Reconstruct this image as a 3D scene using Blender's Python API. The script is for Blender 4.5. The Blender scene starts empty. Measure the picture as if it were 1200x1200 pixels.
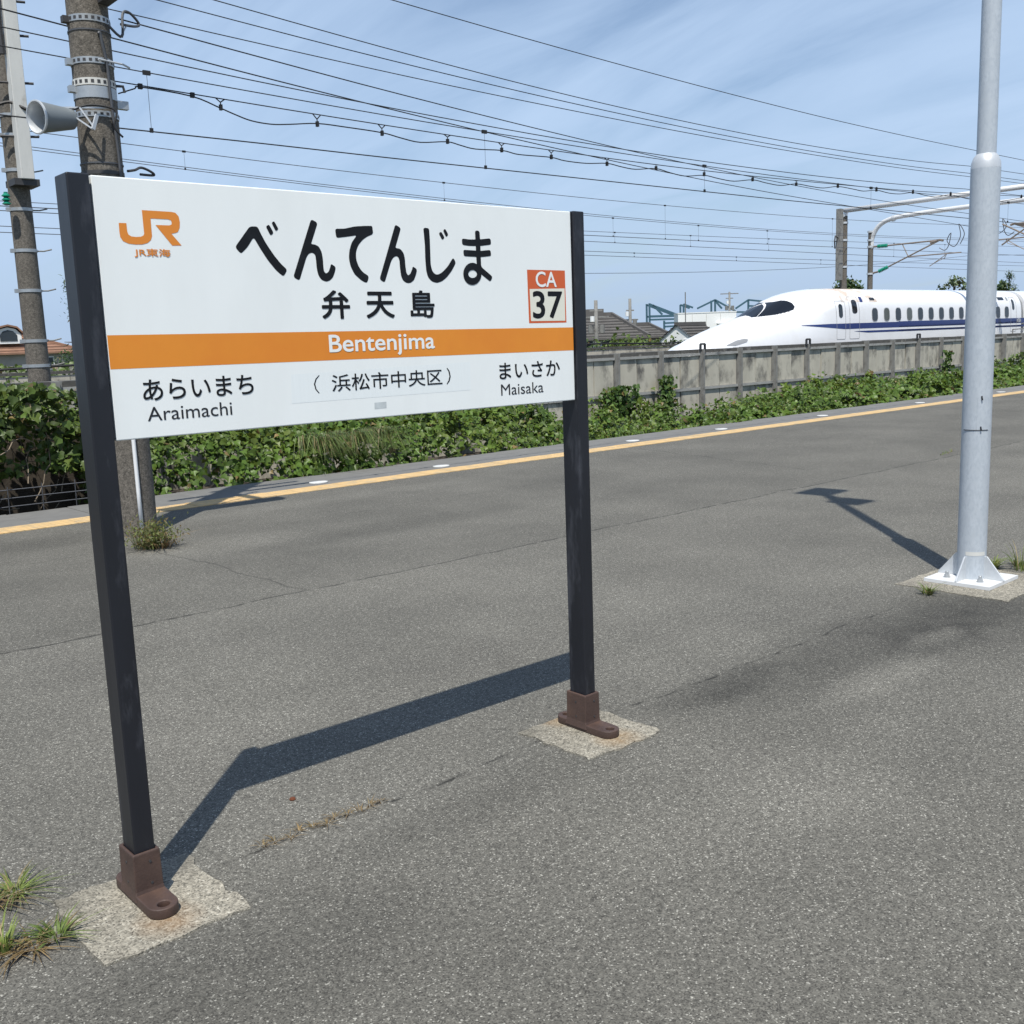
import bpy, bmesh, math, random
import numpy as np
from mathutils import Vector, Matrix
random.seed(7); rng = np.random.default_rng(7)
scene = bpy.context.scene
COL = scene.collection
R = math.radians
CAM_H = 1.55

# ---------------------------------------------------------------- camera
cd = bpy.data.cameras.new('camera'); cam = bpy.data.objects.new('camera', cd); COL.objects.link(cam)
cd.sensor_width = 36.0; cd.lens = 36.0*1213.26/1200.0; cd.clip_start = .05; cd.clip_end = 3000
_h = Vector((1400., 250., -1213.26)).normalized(); _d = Vector((270., -7400., -1213.26)).normalized()
_X = _h; _Z = -_d; _Y = _Z.cross(_X)
cam.matrix_world = Matrix(((_X.x,_X.y,_X.z,0),(_Y.x,_Y.y,_Y.z,0),(_Z.x,_Z.y,_Z.z,CAM_H),(0,0,0,1)))
scene.camera = cam

# ---------------------------------------------------------------- sky and sun
SUNV = Vector((-.753, -.770, 2.02)).normalized()          # towards the sun
elev = math.asin(SUNV.z); azim = math.atan2(SUNV.x, SUNV.y)
w = bpy.data.worlds.new('World'); scene.world = w; w.use_nodes = True
nt = w.node_tree; nt.nodes.clear()
def N(t, ty, **k):
    n = t.nodes.new(ty)
    for a, b in k.items(): setattr(n, a, b)
    return n
sky = N(nt, 'ShaderNodeTexSky', sky_type='NISHITA', sun_disc=False, sun_elevation=elev, sun_rotation=azim,
        air_density=1.0, dust_density=.35, ozone_density=3.2, altitude=0)
bg1 = N(nt, 'ShaderNodeBackground'); bg1.inputs['Strength'].default_value = .112
bg2 = N(nt, 'ShaderNodeBackground'); bg2.inputs['Strength'].default_value = .93
bg2.inputs['Color'].default_value = (.60, .775, 1.03, 1)
tc = N(nt, 'ShaderNodeTexCoord'); sep = N(nt, 'ShaderNodeSeparateXYZ')
nt.links.new(tc.outputs['Generated'], sep.inputs[0])
zc = N(nt, 'ShaderNodeMath', operation='MAXIMUM'); zc.inputs[1].default_value = .03; nt.links.new(sep.outputs['Z'], zc.inputs[0])
za = N(nt, 'ShaderNodeMath', operation='ADD'); za.inputs[1].default_value = .22; nt.links.new(zc.outputs[0], za.inputs[0])
dx = N(nt, 'ShaderNodeMath', operation='DIVIDE'); dy = N(nt, 'ShaderNodeMath', operation='DIVIDE')
nt.links.new(sep.outputs['X'], dx.inputs[0]); nt.links.new(za.outputs[0], dx.inputs[1])
nt.links.new(sep.outputs['Y'], dy.inputs[0]); nt.links.new(za.outputs[0], dy.inputs[1])
cmb = N(nt, 'ShaderNodeCombineXYZ'); nt.links.new(dx.outputs[0], cmb.inputs[0]); nt.links.new(dy.outputs[0], cmb.inputs[1])
mp = N(nt, 'ShaderNodeMapping'); mp.inputs['Rotation'].default_value = (0, 0, R(62)); mp.inputs['Scale'].default_value = (2.3, .62, 1)
nt.links.new(cmb.outputs[0], mp.inputs[0])
nz = N(nt, 'ShaderNodeTexNoise'); nz.inputs['Scale'].default_value = 1.15; nz.inputs['Detail'].default_value = 9; nz.inputs['Roughness'].default_value = .56; nz.inputs['Distortion'].default_value = .55
nt.links.new(mp.outputs[0], nz.inputs['Vector'])
cr = N(nt, 'ShaderNodeValToRGB'); cr.color_ramp.elements[0].position = .36; cr.color_ramp.elements[1].position = .76
cr.color_ramp.elements[0].color = (.065, .065, .065, 1); cr.color_ramp.elements[1].color = (.58, .58, .58, 1)
nt.links.new(nz.outputs['Fac'], cr.inputs[0])
# thin cirrus veil: its optical depth grows with the length of the line of sight through it
hb_ = N(nt, 'ShaderNodeMath', operation='ADD'); hb_.inputs[1].default_value = .07; nt.links.new(zc.outputs[0], hb_.inputs[0])
od = N(nt, 'ShaderNodeMath', operation='DIVIDE'); nt.links.new(cr.outputs[0], od.inputs[0]); nt.links.new(hb_.outputs[0], od.inputs[1])
ng = N(nt, 'ShaderNodeMath', operation='MULTIPLY'); ng.inputs[1].default_value = -1; nt.links.new(od.outputs[0], ng.inputs[0])
ex = N(nt, 'ShaderNodeMath', operation='EXPONENT'); nt.links.new(ng.outputs[0], ex.inputs[0])
fc = N(nt, 'ShaderNodeMath', operation='SUBTRACT'); fc.use_clamp = True; fc.inputs[0].default_value = 1; nt.links.new(ex.outputs[0], fc.inputs[1])
mx = N(nt, 'ShaderNodeMixShader'); nt.links.new(fc.outputs[0], mx.inputs[0])
nt.links.new(sky.outputs[0], bg1.inputs[0]); nt.links.new(bg1.outputs[0], mx.inputs[1]); nt.links.new(bg2.outputs[0], mx.inputs[2])
# blue-grey haze layer lying on the horizon
bg3 = N(nt, 'ShaderNodeBackground'); bg3.inputs['Strength'].default_value = .80; bg3.inputs['Color'].default_value = (.47, .62, .84, 1)
h1_ = N(nt, 'ShaderNodeMath', operation='MULTIPLY'); h1_.inputs[1].default_value = -7; nt.links.new(zc.outputs[0], h1_.inputs[0])
h2_ = N(nt, 'ShaderNodeMath', operation='EXPONENT'); nt.links.new(h1_.outputs[0], h2_.inputs[0])
h3_ = N(nt, 'ShaderNodeMath', operation='MULTIPLY'); h3_.inputs[1].default_value = .92; nt.links.new(h2_.outputs[0], h3_.inputs[0])
mx2 = N(nt, 'ShaderNodeMixShader'); nt.links.new(h3_.outputs[0], mx2.inputs[0]); nt.links.new(mx.outputs[0], mx2.inputs[1]); nt.links.new(bg3.outputs[0], mx2.inputs[2])
wo = N(nt, 'ShaderNodeOutputWorld'); nt.links.new(mx2.outputs[0], wo.inputs[0])

sl = bpy.data.lights.new('sun', 'SUN'); sl.energy = 5.0; sl.angle = R(.5); sl.color = (1, .955, .875)
so = bpy.data.objects.new('sun', sl); COL.objects.link(so); so.location = (-20, -20, 50)
so.rotation_euler = SUNV.to_track_quat('Z', 'Y').to_euler()
scene.view_settings.view_transform = 'Standard'; scene.view_settings.look = 'None'
scene.view_settings.exposure = 0.12; scene.view_settings.gamma = 1; scene.view_settings.use_curve_mapping = False

# ---------------------------------------------------------------- helpers
def tag(o, label=None, cat=None, group=None, kind=None):
    if label: o['label'] = label
    if cat: o['category'] = cat
    if group: o['group'] = group
    if kind: o['kind'] = kind
    return o
def empty(name, loc=(0,0,0), rz=0):
    o = bpy.data.objects.new(name, None); COL.objects.link(o); o.location = loc; o.rotation_euler = (0,0,rz); o.empty_display_size = .1
    return o
def link_mesh(name, me, mat=None, parent=None, loc=None, rot=None):
    o = bpy.data.objects.new(name, me); COL.objects.link(o)
    if mat and not me.materials: me.materials.append(mat)
    if parent: o.parent = parent
    if loc: o.location = loc
    if rot: o.rotation_euler = rot
    return o
def bevel(o, wd, seg=2):
    m = o.modifiers.new('bevel', 'BEVEL'); m.width = wd; m.segments = seg; m.limit_method = 'ANGLE'; m.angle_limit = R(40)
    return o
def catmull(P, n):
    P = [Vector(p) for p in P]; out = []
    for i in range(len(P)-1):
        p0 = P[max(i-1,0)]; p1 = P[i]; p2 = P[i+1]; p3 = P[min(i+2,len(P)-1)]
        for k in range(n):
            t = k/n
            out.append(.5*((2*p1)+(p2-p0)*t+(2*p0-5*p1+4*p2-p3)*t*t+(3*p1-p0-3*p2+p3)*t**3))
    return out+[P[-1]]
class MB:
    def __init__(s): s.v = []; s.f = []
    def add(s, v, f):
        o = len(s.v); s.v += [tuple(p) for p in v]; s.f += [tuple(i+o for i in q) for q in f]; return s
    def box(s, x0, x1, y0, y1, z0, z1, M=None):
        v = [(x0,y0,z0),(x1,y0,z0),(x1,y1,z0),(x0,y1,z0),(x0,y0,z1),(x1,y0,z1),(x1,y1,z1),(x0,y1,z1)]
        if M: v = [M@Vector(p) for p in v]
        return s.add(v, [(0,3,2,1),(4,5,6,7),(0,1,5,4),(1,2,6,5),(2,3,7,6),(3,0,4,7)])
    def bar(s, a, b, wd, ht=None):
        a = Vector(a); b = Vector(b); ht = ht or wd; d = b-a; q = d.to_track_quat('Z', 'Y').to_matrix().to_4x4()
        return s.box(-wd/2, wd/2, -ht/2, ht/2, 0, d.length, Matrix.Translation(a)@q)
    def ring_loft(s, rings, cap=True, closed=True):
        n = len(rings[0]); v = [p for r in rings for p in r]; f = []
        for i in range(len(rings)-1):
            for j in range(n if closed else n-1):
                k = (j+1) % n; f.append((i*n+j, i*n+k, (i+1)*n+k, (i+1)*n+j))
        if cap and closed: f.append(tuple(range(n-1,-1,-1))); f.append(tuple((len(rings)-1)*n+i for i in range(n)))
        return s.add(v, f)
    def tube(s, pts, r, n=6, cap=True):
        pts = [Vector(p) for p in pts]; rings = []
        rr = r if isinstance(r, (list, tuple)) else [r]*len(pts); up = None
        for i, p in enumerate(pts):
            d = (pts[min(i+1,len(pts)-1)]-pts[max(i-1,0)]).normalized()
            if up is None: up = Vector((0,0,1)) if abs(d.z) < .9 else Vector((1,0,0))
            a = d.cross(up).normalized(); b = a.cross(d).normalized(); up = b
            rings.append([p+a*math.cos(t)*rr[i]+b*math.sin(t)*rr[i] for t in [2*math.pi*k/n for k in range(n)]])
        rings = [r_[::-1] for r_ in rings]
        return s.ring_loft(rings, cap)
    def lathe(s, prof, c=(0,0,0), n=20, axis=None, cap=True):
        M = Matrix.Translation(c)
        if axis is not None: M = M@Vector(axis).to_track_quat('Z', 'Y').to_matrix().to_4x4()
        return s.ring_loft([[M@Vector((r*math.cos(t), r*math.sin(t), z)) for t in [2*math.pi*k/n for k in range(n)]] for r, z in prof], cap)
    def mesh(s, name, mat=None, smooth=False):
        me = bpy.data.meshes.new(name); me.from_pydata(s.v, [], s.f); me.validate()
        if mat: me.materials.append(mat)
        if smooth:
            me.polygons.foreach_set('use_smooth', [True]*len(me.polygons))
        me.update(); return me
    def build(s, name, mat, parent=None, smooth=False, loc=None, rot=None):
        o = link_mesh(name, s.mesh(name, mat, smooth), None, parent, loc, rot)
        if smooth and isinstance(smooth, float):
            m = o.data; 
            try: m.set_sharp_from_angle(angle=smooth)
            except Exception: pass
        return o
SM = R(35)

# ---------------------------------------------------------------- materials
def mat(name, col, rough=.6, metal=0, var=0, vscale=6, bump=0, bscale=60, spec=.5, inst=False, dirt=None, dscale=3, dpos=(.5,.7), stretch=None):
    m = bpy.data.materials.new(name); m.use_nodes = True; t = m.node_tree; b = t.nodes['Principled BSDF']
    b.inputs['Base Color'].default_value = (*col, 1); b.inputs['Roughness'].default_value = rough; b.inputs['Metallic'].default_value = metal
    b.inputs['Specular IOR Level'].default_value = spec
    co = N(t, 'ShaderNodeTexCoord'); src = co.outputs['Object']
    if inst:   # every copy cuts its pattern from another place
        oi = N(t, 'ShaderNodeObjectInfo'); vm = N(t, 'ShaderNodeVectorMath', operation='MULTIPLY_ADD'); vm.inputs[1].default_value = (37.7, 51.3, 29.1)
        t.links.new(oi.outputs['Random'], vm.inputs[0]); t.links.new(src, vm.inputs[2]); src = vm.outputs[0]
    if stretch:
        mpn = N(t, 'ShaderNodeMapping'); mpn.inputs['Scale'].default_value = stretch; t.links.new(src, mpn.inputs[0]); src = mpn.outputs[0]
    last = None
    if var:
        n = N(t, 'ShaderNodeTexNoise'); n.inputs['Scale'].default_value = vscale; n.inputs['Detail'].default_value = 8; n.inputs['Roughness'].default_value = .62
        t.links.new(src, n.inputs['Vector'])
        r = N(t, 'ShaderNodeMapRange'); r.inputs[1].default_value = .25; r.inputs[2].default_value = .75; r.inputs[3].default_value = 1-var; r.inputs[4].default_value = 1+var
        t.links.new(n.outputs['Fac'], r.inputs[0])
        mu = N(t, 'ShaderNodeMix', data_type='RGBA', blend_type='MULTIPLY'); mu.inputs['Factor'].default_value = 1
        mu.inputs[6].default_value = (*col, 1); t.links.new(r.outputs[0], mu.inputs[7]); last = mu.outputs[2]
        t.links.new(last, b.inputs['Base Color'])
    if dirt:
        n2 = N(t, 'ShaderNodeTexNoise'); n2.inputs['Scale'].default_value = dscale; n2.inputs['Detail'].default_value = 7; n2.inputs['Roughness'].default_value = .65
        t.links.new(src, n2.inputs['Vector'])
        r2 = N(t, 'ShaderNodeMapRange'); r2.inputs[1].default_value = dpos[0]; r2.inputs[2].default_value = dpos[1]; t.links.new(n2.outputs['Fac'], r2.inputs[0])
        mi = N(t, 'ShaderNodeMix', data_type='RGBA'); t.links.new(r2.outputs[0], mi.inputs['Factor'])
        if last: t.links.new(last, mi.inputs[6])
        else: mi.inputs[6].default_value = (*col, 1)
        mi.inputs[7].default_value = (*dirt, 1); t.links.new(mi.outputs[2], b.inputs['Base Color'])
    if bump:
        n3 = N(t, 'ShaderNodeTexNoise'); n3.inputs['Scale'].default_value = bscale; n3.inputs['Detail'].default_value = 5; t.links.new(src, n3.inputs['Vector'])
        bu = N(t, 'ShaderNodeBump'); bu.inputs['Strength'].default_value = bump; bu.inputs['Distance'].default_value = .01
        t.links.new(n3.outputs['Fac'], bu.inputs['Height']); t.links.new(bu.outputs[0], b.inputs['Normal'])
    return m
def speckle(name, base, dark, light, scale, bumpd=.003, big=.15, rough=.85):
    """exposed aggregate: every stone of a voronoi pattern has its own tone"""
    m = bpy.data.materials.new(name); m.use_nodes = True; t = m.node_tree; b = t.nodes['Principled BSDF']
    b.inputs['Roughness'].default_value = rough; b.inputs['Specular IOR Level'].default_value = .3
    co = N(t, 'ShaderNodeTexCoord'); src = co.outputs['Object']
    v = N(t, 'ShaderNodeTexVoronoi'); v.inputs['Scale'].default_value = scale; t.links.new(src, v.inputs['Vector'])
    sp = N(t, 'ShaderNodeSeparateColor'); t.links.new(v.outputs['Color'], sp.inputs[0])
    ra = N(t, 'ShaderNodeValToRGB'); e = ra.color_ramp.elements
    e[0].position = 0; e[0].color = (*dark, 1); e[1].position = 1; e[1].color = (*light, 1)
    k = e.new(.38); k.color = (*base, 1); k = e.new(.93); k.color = tuple(1.42*c for c in base)+(1,)
    t.links.new(sp.outputs[0], ra.inputs[0])
    n = N(t, 'ShaderNodeTexNoise'); n.inputs['Scale'].default_value = .8; n.inputs['Detail'].default_value = 9; n.inputs['Roughness'].default_value = .6; t.links.new(src, n.inputs['Vector'])
    r = N(t, 'ShaderNodeMapRange'); r.inputs[1].default_value = .3; r.inputs[2].default_value = .7; r.inputs[3].default_value = 1-big; r.inputs[4].default_value = 1+big; t.links.new(n.outputs['Fac'], r.inputs[0])
    mu = N(t, 'ShaderNodeMix', data_type='RGBA', blend_type='MULTIPLY'); mu.inputs['Factor'].default_value = 1
    n2 = N(t, 'ShaderNodeTexNoise'); n2.inputs['Scale'].default_value = scale*.22; n2.inputs['Detail'].default_value = 3; t.links.new(src, n2.inputs['Vector'])
    r2_ = N(t, 'ShaderNodeMapRange'); r2_.inputs[1].default_value = .3; r2_.inputs[2].default_value = .7; r2_.inputs[3].default_value = .76; r2_.inputs[4].default_value = 1.24; t.links.new(n2.outputs['Fac'], r2_.inputs[0])
    mm_ = N(t, 'ShaderNodeMath', operation='MULTIPLY'); t.links.new(r.outputs[0], mm_.inputs[0]); t.links.new(r2_.outputs[0], mm_.inputs[1])
    t.links.new(ra.outputs[0], mu.inputs[6]); t.links.new(mm_.outputs[0], mu.inputs[7]); t.links.new(mu.outputs[2], b.inputs['Base Color'])
    bu = N(t, 'ShaderNodeBump'); bu.inputs['Strength'].default_value = .7; bu.inputs['Distance'].default_value = bumpd; bu.invert = True
    t.links.new(v.outputs['Distance'], bu.inputs['Height']); t.links.new(bu.outputs[0], b.inputs['Normal'])
    return m, t, b, mu.outputs[2], src, bu
def asphalt_mat():
    m, t, b, col, src, bu = speckle('asphalt', (.108,.1035,.089), (.056,.053,.046), (.38,.37,.325), 240, .002, .18)
    sp = N(t, 'ShaderNodeSeparateXYZ'); t.links.new(src, sp.inputs[0])
    wob = N(t, 'ShaderNodeTexNoise'); wob.inputs['Scale'].default_value = 1.6; wob.inputs['Detail'].default_value = 6; t.links.new(src, wob.inputs['Vector'])
    fine = N(t, 'ShaderNodeTexNoise'); fine.inputs['Scale'].default_value = 7; fine.inputs['Detail'].default_value = 5; t.links.new(src, fine.inputs['Vector'])
    def M(op, a, c=None, cl=False):
        n = N(t, 'ShaderNodeMath', operation=op); n.use_clamp = cl
        for i, q in enumerate((a, c)):
            if q is None: continue
            if isinstance(q, (int, float)): n.inputs[i].default_value = q
            else: t.links.new(q, n.inputs[i])
        return n.outputs[0]
    X, Y = sp.outputs[0], sp.outputs[1]
    wv = M('MULTIPLY', M('SUBTRACT', wob.outputs['Fac'], .5), .16)
    Yw = M('ADD', M('ADD', Y, wv), M('MULTIPLY', M('SUBTRACT', fine.outputs['Fac'], .5), .05)); Xw = M('ADD', X, M('MULTIPLY', wv, 1.6))
    def seam(y0, half, strength, gap=.42):
        d = M('ABSOLUTE', M('SUBTRACT', Yw, y0))
        lin = M('SUBTRACT', 1, M('DIVIDE', d, half), True)
        brk = M('MULTIPLY', M('SUBTRACT', fine.outputs['Fac'], gap), 7, True)
        return M('MULTIPLY', M('MULTIPLY', lin, brk), strength)
    dark = M('MAXIMUM', seam(5.86, .020, .75, .36), seam(2.86, .013, .8, .45))
    dark = M('MAXIMUM', dark, seam(8.35, .014, .45, .46))
    # hairline crack running from the concrete pole towards the seam, and one across
    def crack(x0, slope, ya, yb, half):
        xx = M('ADD', M('MULTIPLY', M('SUBTRACT', Y, ya), slope), x0)
        d = M('ABSOLUTE', M('SUBTRACT', Xw, xx)); lin = M('SUBTRACT', 1, M('DIVIDE', d, half), True)
        g = M('MULTIPLY', M('GREATER_THAN', Y, ya), M('LESS_THAN', Y, yb)); return M('MULTIPLY', M('MULTIPLY', lin, g), .45)
    dark = M('MAXIMUM', dark, crack(3.32, -.04, 5.85, 8.2, .016)); dark = M('MAXIMUM', dark, crack(10.2, .25, 6.6, 9.9, .018))
    # resurfaced strips: the strip near the edge is closer textured and greyer, the near strip a little darker
    st1 = M('MULTIPLY', M('SUBTRACT', Yw, 5.86), 40, True); st2 = M('MULTIPLY', M('SUBTRACT', 2.86, Yw), 12, True)
    tone = M('SUBTRACT', 1.06, M('MULTIPLY', st1, .10)); tone = M('SUBTRACT', tone, M('MULTIPLY', st2, .05))
    # water stains (dark) and bleached dust patches (pale), each with its own outline
    def blob(cx, cy, rx, ry, amt):
        ex = M('POWER', M('DIVIDE', M('SUBTRACT', Xw, cx), rx), 2); ey = M('POWER', M('DIVIDE', M('SUBTRACT', Yw, cy), ry), 2)
        f = M('SUBTRACT', 1, M('ADD', ex, ey), True); f = M('MULTIPLY', f, M('ADD', fine.outputs['Fac'], .45)); return M('MULTIPLY', f, amt)
    for q in ((4.6,2.62,1.5,.42,-.40),(5.6,2.3,1.2,.5,-.40),(2.1,2.6,.8,.16,-.18),(3.0,4.4,1.2,.4,.10),(1.7,5.2,.9,.3,-.12),(3.55,2.75,.5,.2,-.3),(4.15,2.28,.55,.16,.30),(4.95,2.42,.28,.10,.38),(1.0,2.3,.6,.35,-.22),(5.2,7.4,1.6,.35,-.2),(6.0,9.3,2.2,.3,.16),(3.6,7.9,.9,.5,.18),(2.9,9.2,1.0,.4,-.25),(8.0,8.2,1.5,.5,-.14),(3.2,1.9,.8,.3,.14)):
        tone = M('ADD', tone, blob(*q))
    tone = M('MULTIPLY', tone, M('SUBTRACT', 1, dark))
    mu = N(t, 'ShaderNodeMix', data_type='RGBA', blend_type='MULTIPLY'); mu.inputs['Factor'].default_value = 1
    t.links.new(col, mu.inputs[6]); t.links.new(tone, mu.inputs[7]); t.links.new(mu.outputs[2], b.inputs['Base Color'])
    return m
def leaf_mat(name, attr='Col', trans=.25):
    m = bpy.data.materials.new(name); m.use_nodes = True; t = m.node_tree; b = t.nodes['Principled BSDF']
    a = N(t, 'ShaderNodeVertexColor', layer_name=attr); t.links.new(a.outputs['Color'], b.inputs['Base Color'])
    b.inputs['Roughness'].default_value = .45; b.inputs['Specular IOR Level'].default_value = .35
    tr = N(t, 'ShaderNodeBsdfTranslucent'); hs = N(t, 'ShaderNodeHueSaturation'); hs.inputs['Value'].default_value = 1.5; hs.inputs['Hue'].default_value = .47
    t.links.new(a.outputs['Color'], hs.inputs['Color']); t.links.new(hs.outputs[0], tr.inputs[0])
    mi = N(t, 'ShaderNodeMixShader'); mi.inputs[0].default_value = trans
    out = t.nodes['Material Output']; t.links.new(b.outputs[0], mi.inputs[1]); t.links.new(tr.outputs[0], mi.inputs[2]); t.links.new(mi.outputs[0], out.inputs[0])
    return m
M_ASPH = asphalt_mat()
def pad_mat():
    m, t, b, col, src, bu = speckle('pad_concrete', (.235,.217,.175), (.10,.092,.076), (.42,.40,.335), 190, .002, .30)
    nd = N(t, 'ShaderNodeTexNoise'); nd.inputs['Scale'].default_value = 22; nd.inputs['Detail'].default_value = 6; t.links.new(src, nd.inputs['Vector']); last = col
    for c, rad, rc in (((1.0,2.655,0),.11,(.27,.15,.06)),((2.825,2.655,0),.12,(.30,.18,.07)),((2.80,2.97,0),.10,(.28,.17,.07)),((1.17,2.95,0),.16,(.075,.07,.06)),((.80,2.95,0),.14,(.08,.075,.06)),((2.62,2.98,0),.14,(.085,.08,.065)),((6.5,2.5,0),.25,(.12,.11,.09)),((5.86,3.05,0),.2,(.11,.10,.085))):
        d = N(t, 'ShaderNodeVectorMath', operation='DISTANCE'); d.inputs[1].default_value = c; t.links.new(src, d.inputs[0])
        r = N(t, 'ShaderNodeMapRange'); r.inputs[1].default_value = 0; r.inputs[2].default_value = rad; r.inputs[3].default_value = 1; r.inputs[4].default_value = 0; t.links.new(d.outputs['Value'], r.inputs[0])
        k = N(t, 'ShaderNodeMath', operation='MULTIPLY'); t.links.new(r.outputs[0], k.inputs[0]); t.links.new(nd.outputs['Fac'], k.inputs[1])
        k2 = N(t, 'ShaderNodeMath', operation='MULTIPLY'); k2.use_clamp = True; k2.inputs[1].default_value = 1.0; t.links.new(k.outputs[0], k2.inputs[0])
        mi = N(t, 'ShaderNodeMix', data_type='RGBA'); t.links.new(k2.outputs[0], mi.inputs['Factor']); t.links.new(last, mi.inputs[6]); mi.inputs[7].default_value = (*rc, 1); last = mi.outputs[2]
    t.links.new(last, b.inputs['Base Color']); return m
M_PAD = pad_mat()
M_POLEC = speckle('spun_concrete', (.112,.101,.086), (.075,.068,.058), (.19,.172,.148), 110, .002, .22)[0]
M_COPE = mat('coping_concrete', (.152,.150,.142), .85, inst=True, var=.16, vscale=5, bump=.3, bscale=120)
M_BASE = mat('platform_concrete', (.22,.21,.20), .9, var=.2)
M_TILE = mat('yellow_tile', (.60,.405,.185), .75, inst=True, var=.16, vscale=9, dirt=(.36,.30,.20), dscale=6, dpos=(.48,.72))
def tile_dots():
    t = M_TILE.node_tree; b = t.nodes['Principled BSDF']; co = N(t, 'ShaderNodeTexCoord')
    mpn = N(t, 'ShaderNodeMapping'); mpn.inputs['Scale'].default_value = (1,1,0); t.links.new(co.outputs['Object'], mpn.inputs[0])
    v = N(t, 'ShaderNodeTexVoronoi'); v.inputs['Scale'].default_value = 16.6; v.inputs['Randomness'].default_value = 0; t.links.new(mpn.outputs[0], v.inputs['Vector'])
    r = N(t, 'ShaderNodeMapRange'); r.inputs[1].default_value = .28; r.inputs[2].default_value = .38; r.inputs[3].default_value = 1; r.inputs[4].default_value = 0; t.links.new(v.outputs['Distance'], r.inputs[0])
    bu = N(t, 'ShaderNodeBump'); bu.inputs['Strength'].default_value = 1; bu.inputs['Distance'].default_value = .006; t.links.new(r.outputs[0], bu.inputs['Height']); t.links.new(bu.outputs[0], b.inputs['Normal'])
tile_dots()
M_WHITEP = mat('white_paint', (.62,.62,.60), .6, var=.08, vscale=12, dirt=(.45,.44,.42), dscale=14, dpos=(.6,.75))
M_BOARD = mat('board_white', (.81,.838,.822), .38, var=.022, vscale=5, dirt=(.755,.78,.762), dscale=2.6, dpos=(.5,.9), stretch=(1.6,1,.5), bump=.02, bscale=260)
M_EDGE = mat('board_edge', (.78,.79,.78), .4)
M_PATCH = mat('patch_white', (.785,.825,.82), .40, var=.02, vscale=40, stretch=(3,1,.1))
M_BLACK = mat('print_black', (.005,.0055,.007), .5, spec=.3, var=.3, vscale=14, dirt=(.020,.023,.028), dscale=10, dpos=(.52,.78))
M_GREYT = mat('print_dark_grey', (.020,.022,.027), .5, spec=.3)
M_WHITET = mat('print_white', (.80,.82,.80), .45)
M_ORANGE = mat('print_orange', (.73,.255,.024), .45, var=.04, vscale=9, dirt=(.69,.215,.021), dscale=2.2, dpos=(.45,.70))
M_LOGO = mat('logo_orange', (.70,.235,.028), .45)
M_RED = mat('print_vermilion', (.60,.11,.028), .45)
M_IVORY = mat('print_ivory', (.74,.73,.62), .45)
M_STICK = mat('sticker_grey', (.52,.56,.565), .5, var=.15, vscale=60)
M_POST = mat('post_paint', (.0105,.0115,.016), .42, var=.35, vscale=5, stretch=(1,1,.25), dirt=(.070,.074,.088), dscale=11, dpos=(.55,.80), bump=.05, bscale=40)
M_CAST = mat('cast_brown', (.062,.037,.029), .62, var=.28, vscale=16, dirt=(.10,.058,.040), dscale=11, dpos=(.52,.8), bump=.12, bscale=140)
M_RUST = mat('rust', (.12,.035,.012), .9, var=.4, vscale=40)
M_GALV = mat('galvanised', (.47,.512,.552), .44, .12, var=.10, vscale=30, dirt=(.41,.452,.495), dscale=60, dpos=(.42,.60), stretch=(1,1,.5))
M_GALV2 = mat('galvanised_bright', (.54,.565,.585), .42, .3, var=.10, vscale=12)
M_PLATE = mat('plate_white', (.60,.61,.615), .5, var=.07, vscale=14)
M_STEEL = mat('steel_band', (.42,.44,.45), .42, .6, var=.15, vscale=14)
M_DKSTEEL = mat('dark_steel', (.055,.055,.058), .6, .3, var=.2)
M_HORN = mat('horn_grey', (.165,.185,.195), .42, var=.06, vscale=9)
M_PVC = mat('white_conduit', (.72,.73,.73), .4)
M_RUBBER = mat('black_cable', (.012,.012,.013), .6)
M_WIRE = mat('wire_dark', (.030,.031,.033), .55, .3)
M_WIREG = mat('wire_grey', (.085,.09,.10), .55, .3)
M_BOXW = mat('weathered_white', (.56,.56,.53), .6, var=.12, vscale=5, dirt=(.22,.20,.17), dscale=2.5, dpos=(.55,.7), stretch=(1,1,.4))
M_WALLP = mat('wall_panel', (.44,.415,.345), .88, inst=True, var=.16, vscale=1.8, dirt=(.105,.10,.09), dscale=1.7, dpos=(.49,.68), stretch=(1.3,1,.75), bump=.25, bscale=60)
M_WALLR = mat('wall_rail', (.30,.30,.285), .85, inst=True, var=.18, vscale=4, dirt=(.15,.145,.135), dscale=3, dpos=(.55,.72))
M_WALLF = mat('wall_frame', (.20,.198,.186), .85, var=.2, vscale=4, dirt=(.11,.105,.10), dscale=5, dpos=(.5,.7))
M_WALLT = mat('wall_top', (.072,.070,.064), .9, inst=True, var=.35, vscale=5, dirt=(.22,.21,.19), dscale=3.2, dpos=(.58,.70))
M_SOIL = mat('soil', (.055,.045,.034), .95, var=.3, vscale=3, bump=.5, bscale=30)
M_GROUND = mat('far_ground', (.09,.10,.05), .95, var=.35, vscale=.08)
M_BALLAST = speckle('ballast', (.15,.13,.115), (.06,.05,.045), (.30,.27,.24), 18, .02, .2)[0]
M_TRAIN = mat('train_white', (.79,.80,.81), .16, spec=.6, var=.03, vscale=1.5, dirt=(.73,.73,.72), dscale=.9, dpos=(.5,.8))
M_TRAINB = mat('train_blue', (.012,.028,.145), .2)
M_TGLASS = mat('train_glass', (.008,.009,.011), .06, spec=.8)
M_TGLASS2 = mat('train_blind', (.075,.08,.066), .12, spec=.7)
M_TLINE = mat('train_seam', (.30,.31,.32), .5)
M_DIRTR = mat('roof_dust', (.60,.50,.42), .5, var=.16, vscale=2.2, dirt=(.78,.77,.75), dscale=1.6, dpos=(.46,.62))
M_GREEN = mat('insulator_green', (.012,.20,.13), .25)
M_PORC = mat('insulator_white', (.70,.72,.70), .25)
M_RTILE = mat('red_tile', (.235,.13,.085), .8, var=.28, vscale=1.5)
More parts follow.
